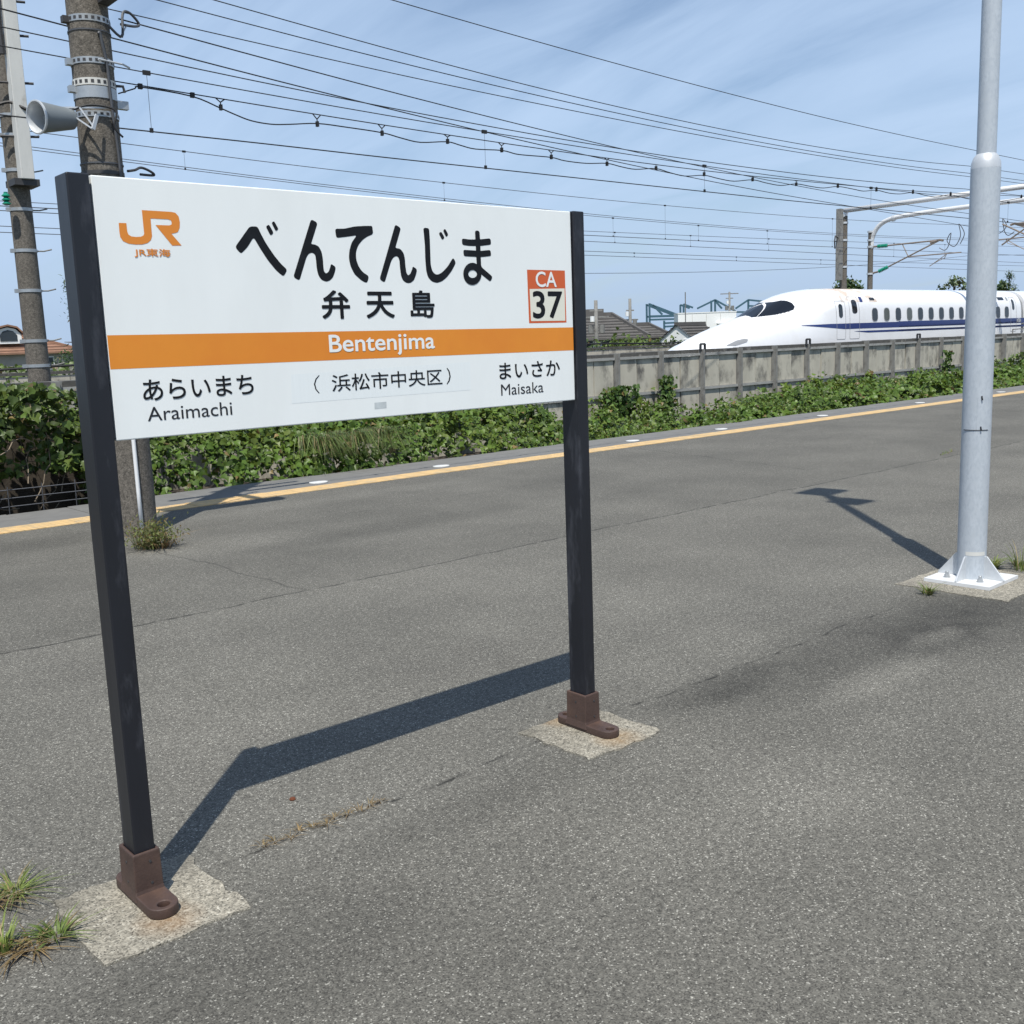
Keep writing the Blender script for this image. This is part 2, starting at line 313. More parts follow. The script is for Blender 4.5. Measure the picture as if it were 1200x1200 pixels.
M_GTILE = mat('grey_tile', (.095,.09,.085), .75, var=.22, vscale=2)
M_HWALL = mat('house_wall', (.30,.28,.25), .85, var=.15, vscale=.7)
M_HWHITE = mat('house_white', (.74,.75,.74), .7, var=.05, vscale=.6)
M_HDARK = mat('house_dark', (.03,.03,.032), .6)
M_HGLASS = mat('house_glass', (.03,.038,.045), .12)
M_TEAL = mat('teal_steel', (.042,.105,.145), .6, var=.15)
M_BARK = mat('bark', (.07,.05,.035), .9, var=.3, vscale=8)
M_STEM = mat('dry_stem', (.20,.16,.115), .9, var=.3)
M_LEAF = leaf_mat('leaf'); M_GRASS = leaf_mat('grass', trans=.3); M_NEEDLE = leaf_mat('needle', trans=.12)
# ---- baked geometry data (metres, world space) ----
KANA=[('be', [[(1.433, 1.8475), (1.4837, 1.9073), (1.5091, 1.9084), (1.5165, 1.8911), (1.5317, 1.8626), (1.5549, 1.8292), (1.5755, 1.8051), (1.5967, 1.7867), (1.5822, 1.7666), (1.5588, 1.785), (1.535, 1.8124), (1.5137, 1.8442), (1.4938, 1.8774), (1.4723, 1.8488), (1.4499, 1.8289)], [(1.5356, 1.9096), (1.5464, 1.9159), (1.56, 1.8919), (1.549, 1.8836)], [(1.555, 1.9211), (1.5639, 1.9261), (1.5767, 1.9039), (1.5672, 1.897)]]), ('n', [[(1.6889, 1.9376), (1.711, 1.928), (1.6833, 1.8644), (1.6959, 1.8638), (1.7093, 1.8586), (1.7181, 1.8437), (1.7214, 1.8235), (1.7211, 1.8031), (1.7225, 1.7845), (1.7292, 1.7778), (1.7385, 1.7831), (1.7446, 1.7951), (1.7492, 1.8082), (1.7656, 1.7979), (1.7612, 1.7834), (1.7526, 1.7662), (1.7397, 1.7564), (1.7274, 1.7536), (1.7117, 1.7589), (1.7016, 1.7723), (1.6975, 1.7925), (1.697, 1.8161), (1.6955, 1.8329), (1.6861, 1.8394), (1.6741, 1.8364), (1.6646, 1.8254), (1.635, 1.7553), (1.615, 1.7661)]]), ('te', [[(1.7708, 1.9132), (1.8045, 1.9146), (1.8424, 1.9231), (1.8805, 1.9265), (1.9061, 1.9276), (1.9089, 1.9243), (1.9103, 1.9069), (1.9064, 1.9008), (1.8867, 1.8938), (1.8689, 1.8827), (1.8508, 1.8648), (1.8417, 1.8438), (1.8415, 1.823), (1.8485, 1.8023), (1.8621, 1.7851), (1.8859, 1.7721), (1.8767, 1.7502), (1.856, 1.7588), (1.832, 1.7776), (1.8191, 1.8017), (1.8146, 1.8258), (1.8184, 1.85), (1.8285, 1.8744), (1.8489, 1.8965), (1.8151, 1.8911), (1.7737, 1.8855)]]), ('n', [[(1.9974, 1.9363), (2.019, 1.9255), (1.9925, 1.8623), (2.0112, 1.8611), (2.0239, 1.8489), (2.0286, 1.8311), (2.0292, 1.8059), (2.0319, 1.7842), (2.0382, 1.7764), (2.0478, 1.7827), (2.0545, 1.7955), (2.0584, 1.8061), (2.0753, 1.7973), (2.0706, 1.7812), (2.0601, 1.761), (2.0449, 1.7525), (2.0312, 1.7524), (2.018, 1.7588), (2.0099, 1.7731), (2.0071, 1.7982), (2.0065, 1.8233), (2.0027, 1.834), (1.994, 1.8373), (1.9825, 1.8317), (1.9738, 1.8208), (1.9441, 1.7526), (1.9251, 1.7631)]]), ('ji', [[(2.1088, 1.9268), (2.1137, 1.9307), (2.1323, 1.9304), (2.1335, 1.8958), (2.1327, 1.852), (2.1321, 1.8116), (2.138, 1.7914), (2.1492, 1.7817), (2.1635, 1.7819), (2.1808, 1.7903), (2.2036, 1.8093), (2.2281, 1.8386), (2.2394, 1.822), (2.2197, 1.7947), (2.1965, 1.7719), (2.1766, 1.7597), (2.1547, 1.7536), (2.1336, 1.7582), (2.118, 1.7727), (2.1122, 1.7928), (2.1107, 1.8294), (2.1118, 1.8769)], [(2.1715, 1.9156), (2.1823, 1.9215), (2.1955, 1.9018), (2.1845, 1.894)], [(2.1902, 1.9255), (2.1987, 1.9314), (2.212, 1.9128), (2.2019, 1.9039)]]), ('ma', [[(2.269, 1.9026), (2.3021, 1.9001), (2.3526, 1.9027), (2.3964, 1.9077), (2.3989, 1.8863), (2.3514, 1.8802), (2.3009, 1.8786), (2.2693, 1.8813)], [(2.2728, 1.8653), (2.3505, 1.8638), (2.3944, 1.8685), (2.397, 1.8478), (2.3494, 1.8428), (2.2741, 1.8439)], [(2.3278, 1.9312), (2.348, 1.9309), (2.3495, 1.8923), (2.3492, 1.858), (2.3492, 1.8103), (2.3996, 1.7776), (2.3888, 1.7601), (2.3479, 1.7854), (2.3308, 1.7985), (2.3289, 1.8385), (2.3286, 1.8802)]])]
MA_OUT=[(2.349, 1.7865), (2.3475, 1.7781), (2.3441, 1.7702), (2.3388, 1.763), (2.332, 1.7569), (2.3241, 1.7524), (2.3154, 1.7495), (2.3063, 1.7485), (2.2974, 1.7494), (2.2891, 1.7521), (2.2817, 1.7564), (2.2757, 1.7623), (2.2714, 1.7693), (2.2689, 1.7771), (2.2683, 1.7853), (2.2698, 1.7936), (2.2732, 1.8015), (2.2783, 1.8086), (2.2849, 1.8146), (2.2928, 1.8192), (2.3014, 1.8221), (2.3104, 1.8232), (2.3193, 1.8225), (2.3277, 1.8199), (2.3352, 1.8156), (2.3413, 1.8098), (2.3458, 1.8028), (2.3484, 1.7949)]
MA_IN=[(2.3286, 1.7858), (2.3279, 1.7829), (2.3264, 1.78), (2.3239, 1.7774), (2.3208, 1.7753), (2.317, 1.7736), (2.3129, 1.7726), (2.3086, 1.7722), (2.3044, 1.7725), (2.3004, 1.7734), (2.2969, 1.775), (2.294, 1.777), (2.2918, 1.7795), (2.2906, 1.7823), (2.2903, 1.7853), (2.2909, 1.7882), (2.2925, 1.7911), (2.2949, 1.7936), (2.298, 1.7958), (2.3017, 1.7974), (2.3058, 1.7985), (2.3101, 1.7989), (2.3143, 1.7986), (2.3183, 1.7977), (2.3219, 1.7962), (2.3248, 1.7941), (2.327, 1.7916), (2.3283, 1.7888)]
LOGO=[(1.1031, 1.8996), (1.1235, 1.9001), (1.1239, 1.879), (1.1264, 1.8708), (1.1336, 1.8661), (1.1461, 1.8651), (1.1598, 1.8662), (1.167, 1.8696), (1.1696, 1.8744), (1.169, 1.9361), (1.2518, 1.9357), (1.2628, 1.934), (1.2711, 1.925), (1.2734, 1.9099), (1.2714, 1.8946), (1.2652, 1.8829), (1.2599, 1.8804), (1.2464, 1.8774), (1.2726, 1.8469), (1.2459, 1.8457), (1.2032, 1.8988), (1.2424, 1.8994), (1.2487, 1.9021), (1.2501, 1.9069), (1.2477, 1.9134), (1.2398, 1.9155), (1.191, 1.9154), (1.1909, 1.8687), (1.1865, 1.8582), (1.1769, 1.8504), (1.1618, 1.8461), (1.1442, 1.8452), (1.125, 1.8468), (1.1103, 1.8527), (1.1037, 1.8635), (1.1027, 1.8763)]
BAND=[(1.0493, 1.6067), (2.7894, 1.5925), (2.7932, 1.5132), (1.0477, 1.5212)]
CAO=[(2.5628, 1.8045), (2.7519, 1.8048), (2.7535, 1.6152), (2.5646, 1.6155)]
CAI=[(2.5722, 1.7366), (2.7481, 1.7398), (2.7471, 1.6221), (2.5741, 1.623)]
STK=[(1.8789, 1.3738), (1.9254, 1.3743), (1.925, 1.3533), (1.8784, 1.3532)]
PATCH=[(1.5846, 1.4777), (2.2833, 1.4885), (2.2799, 1.3919), (1.5806, 1.3906)]
TEXTS=[('弁', 0.028, (1.7062, 1.8086, 1.641, 1.7285)), ('天', 0.028, (1.8678, 1.9771, 1.6409, 1.7248)), ('島', 0.022, (2.04, 2.1399, 1.64, 1.7295)), ('Bentenjima', 0.012, (1.7235, 2.133, 1.5218, 1.5929)), ('あらいまち', 0.013, (1.1255, 1.4576, 1.427, 1.485)), ('Araimachi', 0.0, (1.1323, 1.3842, 1.3712, 1.41)), ('浜松市中央区', 0.006, (1.7246, 2.1579, 1.4174, 1.4708)), ('まいさか', 0.013, (2.4139, 2.7123, 1.4216, 1.4792)), ('Maisaka', 0.0, (2.4186, 2.6252, 1.3641, 1.4035)), ('CA', 0.018, (2.6029, 2.7077, 1.7435, 1.7991)), ('37', 0.024, (2.5843, 2.7348, 1.6315, 1.7301)), ('JR東海', 0.02, (1.1378, 1.2384, 1.8118, 1.8358))]
PARENS=[[(1.6804, 1.4718), (1.6675, 1.4607), (1.6609, 1.4454), (1.665, 1.4283), (1.6761, 1.4158), (1.6787, 1.417), (1.669, 1.4293), (1.6657, 1.4452), (1.6713, 1.4592), (1.6827, 1.4704)], [(2.1815, 1.4725), (2.1911, 1.4605), (2.1945, 1.4431), (2.1892, 1.4275), (2.1782, 1.4165), (2.1754, 1.4181), (2.1841, 1.4292), (2.189, 1.4433), (2.1859, 1.4593), (2.1785, 1.4711)]]
WIRES={
 'Wt0':[(-6.00,18.00,9.19),(13.12,18.00,8.39),(16.27,18.00,8.24),(19.43,18.00,8.11),(22.58,18.00,8.00),(25.73,18.00,7.91),(28.89,18.00,7.84),(32.04,18.00,7.80),(35.19,18.00,7.78),(38.35,18.00,7.78),(90.00,18.00,7.76)],
 'Wt1':[(-6.00,18.00,8.52),(9.08,18.00,7.72),(12.70,18.00,7.46),(16.32,18.00,7.25),(19.95,18.00,7.10),(23.57,18.00,7.01),(27.19,18.00,6.97),(30.81,18.00,6.99),(34.44,18.00,7.06),(38.06,18.00,7.20),(90.00,18.00,8.00)],
 'Wt2':[(-6.00,18.40,8.46),(8.31,18.40,7.66),(12.12,18.40,7.42),(15.93,18.40,7.23),(19.74,18.40,7.09),(23.55,18.40,6.99),(27.36,18.40,6.94),(31.17,18.40,6.94),(34.98,18.40,6.98),(38.79,18.40,7.07),(90.00,18.40,7.87)],
 'Wt3':[(-6.00,18.80,8.12),(6.52,18.80,7.54),(10.66,18.80,7.35),(14.80,18.80,7.19),(18.94,18.80,7.08),(23.08,18.80,7.00),(27.22,18.80,6.96),(31.36,18.80,6.96),(35.50,18.80,6.99),(39.65,18.80,7.07),(90.00,18.80,7.87)],
 'W5':[(3.82,9.29,4.42),(6.76,10.05,4.42),(9.69,10.72,4.42),(12.62,11.31,4.42),(15.55,11.80,4.42),(18.48,12.21,4.42),(21.41,12.53,4.42),(24.34,12.76,4.42),(27.27,12.90,4.42),(40.00,13.51,4.42)],
 'W6':[(-6.00,8.74,5.00),(3.53,11.49,5.00),(6.40,12.32,5.00),(9.26,13.08,5.00),(12.12,13.77,5.00),(14.99,14.39,5.00),(17.85,14.94,5.00),(20.71,15.43,5.00),(23.58,15.84,5.00),(26.44,16.18,5.00),(45.00,18.40,5.00)],
 'W7':[(-6.00,12.90,5.77),(4.12,12.90,5.22),(7.00,12.90,5.06),(9.88,12.90,4.94),(12.75,12.90,4.86),(15.63,12.90,4.82),(18.50,12.90,4.82),(21.38,12.90,4.85),(24.26,12.90,4.92),(27.13,12.90,5.02),(90.00,12.90,5.82)],
 'W8':[(-6.00,12.60,5.29),(3.96,12.60,4.94),(6.78,12.60,4.84),(9.60,12.60,4.76),(12.42,12.60,4.71),(15.24,12.60,4.67),(18.06,12.60,4.65),(20.88,12.60,4.66),(23.70,12.60,4.68),(26.52,12.60,4.73),(90.00,12.60,5.53)],
 'W9':[(3.68,9.25,3.89),(5.95,9.25,3.83),(8.23,9.25,3.79),(10.50,9.25,3.77),(12.78,9.25,3.78),(15.05,9.25,3.82),(17.32,9.25,3.87),(19.60,9.25,3.96),(21.87,9.25,4.06),(34.00,9.25,4.63)],
 'W10':[(-6.00,12.60,4.26),(4.97,12.60,4.21),(6.92,12.60,4.21),(8.87,12.60,4.20),(10.82,12.60,4.20),(12.78,12.60,4.20),(14.73,12.60,4.20),(16.68,12.60,4.20),(18.63,12.60,4.20),(20.58,12.60,4.21),(90.00,12.60,4.48)],
 'W11':[(-6.00,26.50,7.28),(8.37,26.50,6.86),(14.33,26.50,6.68),(20.29,26.50,6.56),(26.25,26.50,6.48),(32.22,26.50,6.46),(38.18,26.50,6.48),(44.14,26.50,6.55),(50.10,26.50,6.67),(56.07,26.50,6.84),(90.00,26.50,7.64)],
 'W12':[(-6.00,26.30,7.05),(8.32,26.30,6.47),(14.24,26.30,6.23),(20.17,26.30,6.05),(26.09,26.30,5.92),(32.01,26.30,5.85),(37.93,26.30,5.83),(43.85,26.30,5.88),(49.78,26.30,5.97),(55.70,26.30,6.13),(90.00,26.30,6.93)],
 'W12b':[(-6.00,26.50,7.02),(8.38,26.50,6.44),(14.35,26.50,6.21),(20.32,26.50,6.02),(26.29,26.50,5.89),(32.25,26.50,5.82),(38.22,26.50,5.80),(44.19,26.50,5.84),(50.16,26.50,5.93),(56.13,26.50,6.07),(90.00,26.50,6.87)],
 'W13':[(-6.00,30.60,5.74),(8.87,30.60,5.79),(15.87,30.60,5.82),(22.86,30.60,5.86),(29.86,30.60,5.91),(36.85,30.60,5.99),(43.85,30.60,6.08),(50.84,30.60,6.19),(57.84,30.60,6.31),(64.83,30.60,6.46),(90.00,30.60,6.97)],
 'W14':[(-6.00,26.50,5.07),(7.67,26.50,5.11),(13.73,26.50,5.13),(19.80,26.50,5.16),(25.86,26.50,5.19),(31.92,26.50,5.22),(37.99,26.50,5.25),(44.05,26.50,5.30),(50.11,26.50,5.34),(56.18,26.50,5.39),(90.00,26.50,5.67)],
 'W15':[(-6.00,30.60,5.55),(8.84,30.60,5.54),(15.85,30.60,5.53),(22.86,30.60,5.52),(29.86,30.60,5.52),(36.87,30.60,5.52),(43.88,30.60,5.53),(50.89,30.60,5.53),(57.89,30.60,5.54),(64.90,30.60,5.56),(90.00,30.60,5.61)],
 'W16':[(-6.00,34.00,5.57),(9.78,34.00,5.53),(17.57,34.00,5.52),(25.37,34.00,5.51),(33.16,34.00,5.52),(40.95,34.00,5.54),(48.75,34.00,5.56),(56.54,34.00,5.61),(64.34,34.00,5.66),(72.13,34.00,5.72),(90.00,34.00,5.87)],
 'W17':[(-6.00,34.00,5.36),(9.76,34.00,5.35),(17.56,34.00,5.35),(25.36,34.00,5.34),(33.16,34.00,5.34),(40.96,34.00,5.35),(48.76,34.00,5.35),(56.56,34.00,5.35),(64.36,34.00,5.36),(72.16,34.00,5.37),(90.00,34.00,5.39)],
 'W18':[(50.00,60.00,6.59),(60.97,60.00,6.81),(69.25,60.00,6.98),(77.53,60.00,7.21),(85.81,60.00,7.50),(94.09,60.00,7.86),(102.37,60.00,8.28),(110.66,60.00,8.76),(118.94,60.00,9.30),(127.22,60.00,9.91),(150.00,60.00,10.71)]}
CABLE=[(3.74,9.25,3.79),(3.89,9.25,3.85),(3.94,9.25,3.87),(4.41,9.25,3.85),(4.68,9.25,3.78),(4.82,9.25,3.74),(4.99,9.25,3.70),(5.20,9.25,3.69),(5.40,9.25,3.71),(5.71,9.25,3.75),(6.04,9.25,3.75),(6.48,9.25,3.74),(6.72,9.25,3.71),(6.97,9.25,3.69),(7.33,9.25,3.73),(7.52,9.25,3.71),(7.73,9.25,3.69),(8.12,9.25,3.71),(8.33,9.25,3.69),(8.51,9.25,3.69),(8.90,9.25,3.70),(9.12,9.25,3.68),(9.49,9.25,3.68),(9.86,9.25,3.71),(10.12,9.25,3.69),(10.39,9.25,3.68),(10.78,9.25,3.72),(11.07,9.25,3.69),(11.38,9.25,3.67),(11.79,9.25,3.71),(12.11,9.25,3.69),(12.46,9.25,3.68),(12.90,9.25,3.73),(13.23,9.25,3.71),(13.60,9.25,3.70),(14.00,9.25,3.75),(14.39,9.25,3.74),(14.74,9.25,3.74),(15.15,9.25,3.79),(15.61,9.25,3.78),(15.92,9.25,3.77),(16.32,9.25,3.81),(16.73,9.25,3.79),(17.10,9.25,3.80),(17.53,9.25,3.85),(17.99,9.25,3.83),(18.39,9.25,3.83),(18.90,9.25,3.90),(19.60,9.25,3.87),(20.67,9.25,3.89),(21.22,9.25,3.94),(21.87,9.25,4.03)]
CLAMPS=[(4.69,9.25,3.81),(5.71,9.25,3.77),(6.48,9.25,3.76),(7.34,9.25,3.76),(8.12,9.25,3.74),(8.90,9.25,3.73),(9.86,9.25,3.73),(10.79,9.25,3.75),(11.79,9.25,3.75),(12.90,9.25,3.76),(14.00,9.25,3.77),(15.15,9.25,3.82),(16.32,9.25,3.84),(17.53,9.25,3.88),(18.90,9.25,3.93),(21.87,9.25,4.07)]
# ================================================================ setting
def struct(o): return tag(o, kind='structure')
g = MB().box(-500, 900, -400, 1400, -3, -1.12).build('ground', M_GROUND); struct(g)
plat = empty('platform', (0,0,0)); struct(plat)
MB().box(-14, 95, -9, 10.02, -.35, 0).build('asphalt', M_ASPH, plat)
MB().box(-14, 95, -9, 11.27, -1.3, -.352).build('platform_base', M_BASE, plat)
MB().box(-14, 95, 10.022, 11.20, -.352, -.06).build('edge_bed', M_BASE, plat)
cm = MB().box(-.297, .297, 0, .905, -.16, 0).mesh('coping_slab', M_COPE)
for i in range(-6, 96):
    o = link_mesh('coping_slab', cm, None, plat, (.6*i+.3, 10.40, -.002+random.uniform(-.003,.003))); o.rotation_euler = (random.uniform(-.003,.003), 0, random.uniform(-.002,.002))
    if i < 50: bevel(o, .006, 1)
tm = MB().box(-.1485, .1485, -.17, .17, -.055, .004).mesh('tactile_tile', M_TILE)
for i in range(-6, 180): link_mesh('tactile_tile', tm, None, plat, (.3*i+.15, 10.212, random.uniform(-.0015,.0015)))
ms = [Vector((.115*math.cos(t), .095*math.sin(t), 0)) for t in [2*math.pi*k/24 for k in range(24)]]
mm = MB().ring_loft([[p+Vector((0,0,z)) for p in ms] for z in (0, .010)]).mesh('edge_marker', M_WHITEP)
for x in (6.25, 8.07, 11.74, 13.92, 16.95, 20.6, 24.4): link_mesh('edge_marker', mm, None, plat, (x, 10.60, .002))
for nm, x0, x1, y0, y1 in (('concrete_pad',.79,1.195,2.56,2.99),('concrete_pad',2.60,3.005,2.585,2.99),('concrete_pad',5.83,6.56,2.45,3.12)):
    b = MB(); pts = []
    for a, c in (((x0,y0),(x1,y0)),((x1,y0),(x1,y1)),((x1,y1),(x0,y1)),((x0,y1),(x0,y0))):
        for k in range(10):
            t = k/10; pts.append((a[0]+(c[0]-a[0])*t+random.uniform(-.011,.011), a[1]+(c[1]-a[1])*t+random.uniform(-.011,.011)))
    b.ring_loft([[Vector((x,y,z)) for x,y in pts] for z in (-.02, .005)])
    b.build(nm, M_PAD, plat)
struct(MB().box(-14, 95, 11.30, 17.6, -1.11, -.72).build('soil', M_SOIL))
struct(MB().box(-20, 140, 19.0, 35.0, -1.115, -.45).build('trackbed', M_BALLAST))
for y in (25.76, 27.2, 30.1, 31.54): struct(MB().box(-20, 140, y-.035, y+.035, -.448, -.2).build('rail', M_DKSTEEL))

# ================================================================ station sign
YB = 2.806
sign = tag(empty('station_sign', (1.9, 2.84, 0)), 'white station name sign with orange band on two black posts', 'sign')
OFF = Vector((-1.9, -2.84, 0))
def sgn(o): o.location = OFF; return o
board = MB().box(1.041, 2.789, YB, YB+.045, 1.325, 2.018).build('board', M_BOARD, sign); sgn(board); bevel(board, .003, 2)
def flat(name, polys, m, layer=1, lab=None):
    b = MB()
    for i, p in enumerate(polys):
        y = YB-.0003*layer-.00012*i
        ar = sum(p[k][0]*p[(k+1)%len(p)][1]-p[(k+1)%len(p)][0]*p[k][1] for k in range(len(p)))
        q = p if ar > 0 else p[::-1]
        b.add([(x,y,z) for x,z in q], [tuple(range(len(q)))])
    o = b.build(name, m, board)
    if lab: o['label'] = lab
    return o
def rnd(p, r=.25, n=3):
    """round the corners of a traced outline"""
    out = []
    for i in range(len(p)):
        a = Vector(p[i-1]); c = Vector(p[i]); d = Vector(p[(i+1)%len(p)])
        l = min((a-c).length, (d-c).length)*r; l = min(l, .008)
        s = c+(a-c).normalized()*l; e = c+(d-c).normalized()*l
        for k in range(n+1):
            t = k/n; q = s*(1-t)**2+c*2*t*(1-t)+e*t*t; out.append((q.x, q.y))
    return out
KN = {'be':'large black hiragana be','n':'large black hiragana n','te':'large black hiragana te','ji':'large black hiragana ji','ma':'large black hiragana ma'}
for nm, polys in KANA:
    o = flat('large_character', [rnd(p, .4) for p in polys], M_BLACK, 2, KN[nm])
    if nm == 'ma':
        b = MB(); y = YB-.0003*2-.0007; n = len(MA_OUT)
        b.add([(x,y,z) for x,z in MA_OUT]+[(x,y,z) for x,z in MA_IN], [(k, n+k, n+(k+1)%n, (k+1)%n) for k in range(n)])
        b.build('character_loop', M_BLACK, board)
flat('company_logo', [LOGO], M_LOGO, 2, 'orange two-letter company logo at upper left of board')
flat('orange_band', [[(1.0435,1.607),(2.787,1.597),(2.787,1.512),(1.0435,1.517)]], M_ORANGE, 1, 'orange band across the board')
flat('number_frame', [CAO], M_RED, 1, 'vermilion station number box'); flat('number_panel', [CAI], M_IVORY, 2)
flat('info_sticker', [STK], M_STICK, 1, 'small grey sticker near the bottom edge')
flat('overlay_patch', [PATCH], M_PATCH, 1, 'pasted white strip carrying the city ward name')
flat('bracket_mark', PARENS[:1], M_BLACK, 3); flat('bracket_mark', PARENS[1:], M_BLACK, 3)
def text(s, off, bx, m, layer=3):
    cu = bpy.data.curves.new('t', 'FONT'); cu.body = s; cu.size = 1; cu.offset = 0; cu.resolution_u = 5
    o = bpy.data.objects.new('t', cu); COL.objects.link(o)
    dg = bpy.context.evaluated_depsgraph_get(); me = bpy.data.meshes.new_from_object(o.evaluated_get(dg))
    bpy.data.objects.remove(o)
    n = len(me.vertices); co = np.empty(n*3); me.vertices.foreach_get('co', co); co = co.reshape(-1,3)
    lo = co.min(0); hi = co.max(0); x0,x1,z0,z1 = bx
    out = np.empty_like(co); out[:,0] = x0+(co[:,0]-lo[0])/(hi[0]-lo[0])*(x1-x0); out[:,1] = YB-.0003*layer; out[:,2] = z0+(co[:,1]-lo[1])/(hi[1]-lo[1])*(z1-z0)
    me.vertices.foreach_set('co', out.ravel()); me.materials.clear(); me.update()
    return me
TM = {'Bentenjima':M_WHITET,'CA':M_WHITET,'JR東海':M_LOGO,'Araimachi':M_GREYT,'Maisaka':M_GREYT}
for s, off, bx in TEXTS:
    if off > 0:
        # thicken the strokes: the same outlines printed over each other with tiny shifts
        d = off*(bx[3]-bx[2])*(.95 if not s.isascii() else 1.1 if len(s) < 4 else 1.5); bx = (bx[0]+d, bx[1]-d, bx[2]+d, bx[3]-d)
        me = text(s, off, bx, None); bm = bmesh.new(); bm.from_mesh(me); base = list(bm.verts)+list(bm.edges)+list(bm.faces); k_ = 0
        for a in range(12):
            rr = d if a < 8 else d*.55; t_ = a*math.pi/4 if a < 8 else (a-8)*math.pi/2+.4
            g_ = bmesh.ops.duplicate(bm, geom=base)['geom']; bmesh.ops.translate(bm, vec=(rr*math.cos(t_), -.00004*(a+1), rr*math.sin(t_)), verts=[v for v in g_ if isinstance(v, bmesh.types.BMVert)])
        bm.to_mesh(me); bm.free()
    else: me = text(s, off, bx, None)
    o = link_mesh('lettering', me, TM.get(s, M_BLACK), board); o['label'] = 'lettering reading '+s
for ch in board.children: ch.location = (0,0,0)
PY0, PY1 = 2.796, 2.884
for x0, x1, lab in ((.975,1.034,'left black post of the sign'), (2.794,2.850,'right black post of the sign')):
    cx = (x0+x1)/2
    po = MB().box(x0, x1, PY0, PY1, .12, 2.02).build('post', M_POST, sign); sgn(po); bevel(po, .004, 2); po['label'] = lab
    # cast shoe: tapered socket with a lip, long foot plate with two bolt eyes
    def rect(ax, ay, z): return [Vector((cx-ax,2.84-ay,z)),Vector((cx+ax,2.84-ay,z)),Vector((cx+ax,2.84+ay,z)),Vector((cx-ax,2.84+ay,z))]
    sk = MB().ring_loft([rect(.046,.060,.018), rect(.041,.054,.045), rect(.0395,.053,.150), rect(.0385,.052,.156), rect(.0305,.0445,.156), rect(.030,.044,.128)], cap=False).build('cast_socket', M_CAST, po); bevel(sk, .003, 2)
    cu = bpy.data.curves.new('c', 'CURVE'); cu.dimensions = '2D'; cu.fill_mode = 'BOTH'; cu.extrude = .0115; cu.bevel_depth = .0035; cu.bevel_resolution = 2; cu.offset = -.0035
    def loop(pts):
        sp = cu.splines.new('POLY'); sp.points.add(len(pts)-1)
        for i, p in enumerate(pts): sp.points[i].co = (p[0],p[1],0,1)
        sp.use_cyclic_u = True
    hw, ln = .043, .155
    loop([(hw*math.cos(t), -(ln-hw)+hw*math.sin(t)) for t in [math.pi+math.pi*k/14 for k in range(15)]]+[(hw*math.cos(t), (ln-hw)+hw*math.sin(t)) for t in [math.pi*k/14 for k in range(15)]])
    for sy in (-1,1): loop([(.0175*math.cos(t), sy*.121+.0175*math.sin(t)) for t in [2*math.pi*k/18 for k in range(18)]])
    co = bpy.data.objects.new('c', cu); COL.objects.link(co); dg = bpy.context.evaluated_depsgraph_get()
    me = bpy.data.meshes.new_from_object(co.evaluated_get(dg)); bpy.data.objects.remove(co); me.materials.clear()
    fo = link_mesh('foot_plate', me, M_CAST, po, (cx, 2.815, .0205)); fo['label'] = 'brown cast iron foot plate with bolt eyes'
    for sy in (-1,1):
        MB().lathe([(.0155,.004),(.0155,.012),(.010,.0125),(.010,.017),(.0,.017)], (cx, 2.815+sy*.121, .002), 6).build('anchor_bolt', M_RUST, po)
    for dz in (.06,.125): MB().lathe([(.004,-.001),(.004,.0015),(.0,.0016)], (cx+.008, 2.7865-.0004, dz), 8, (0,-1,0)).build('set_screw', M_DKSTEEL, po)
    for dz in (.06,.12): MB().lathe([(.004,-.001),(.004,.0015),(.0,.0016)], (cx-.0400, 2.84, dz), 8, (-1,0,0)).build('set_screw', M_DKSTEEL, po)

# ================================================================ lamp post
lamp = tag(empty('lamp_post', (6.20, 2.83, 0)), 'galvanised steel lamp post on white base plate', 'lamp post')
MB().box(-.205, .205, -.20, .20, .006, .026).build('base_plate', M_PLATE, lamp).rotation_euler = (0,0,R(1))
bevel(MB().lathe([(.0835,.026),(.0825,1.2),(.0815,2.43),(.0815,2.44)], n=40).build('lower_tube', M_GALV, lamp, smooth=SM), .001)
MB().lathe([(.0815,2.44),(.079,2.475),(.068,2.505),(.0555,2.52),(.0535,2.522)], n=40, cap=False).build('reducer', M_GALV2, lamp, smooth=SM)
MB().lathe([(.0535,2.515),(.052,4.5),(.048,7.0),(.0,7.02)], n=32).build('upper_tube', M_GALV, lamp, smooth=SM)
for a in (0,92,180,268):
    gm = MB(); q = [(.078,.026),(.205,.026),(.205,.034),(.098,.165),(.078,.165)]
    gm.ring_loft([[Vector((x,y,z)) for x,z in q] for y in (-.0045,.0045)])
    bevel(gm.build('gusset', M_GALV2, lamp, rot=(0,0,R(a))), .0015, 1)
for a in (45,135,225,315):
    bo = MB().lathe([(.021,.026),(.021,.029)], (.145,0,0), 16).lathe([(.0165,.029),(.0165,.044)], (.145,0,0), 6).lathe([(.010,.044),(.010,.062),(.008,.064)], (.145,0,0), 10)
    bo.build('anchor_bolt', M_STEEL, lamp, rot=(0,0,R(a)))
MB().ring_loft([[Vector((.0845*math.cos(R(a)), .0845*math.sin(R(a)), z)) for a in np.linspace(180,262,9)] for z in (.172,.196)], False, False).build('name_plate', M_BOXW, lamp, smooth=True)
hb = MB()
def arc(a0, a1, r, z): return [Vector((r*math.cos(R(a)), r*math.sin(R(a)), z)) for a in np.linspace(a0,a1,9)]
hb.ring_loft([arc(205,262,.0838,.93), arc(205,262,.0838,1.13)], False, False).build('access_cover', M_GALV, lamp, smooth=True)
tb = MB().tube([Vector((.0845*math.cos(R(a)), .0845*math.sin(R(a)), .935)) for a in np.linspace(150,252,14)], .0022, 5)
tb.build('tie_wire', M_RUBBER, lamp)
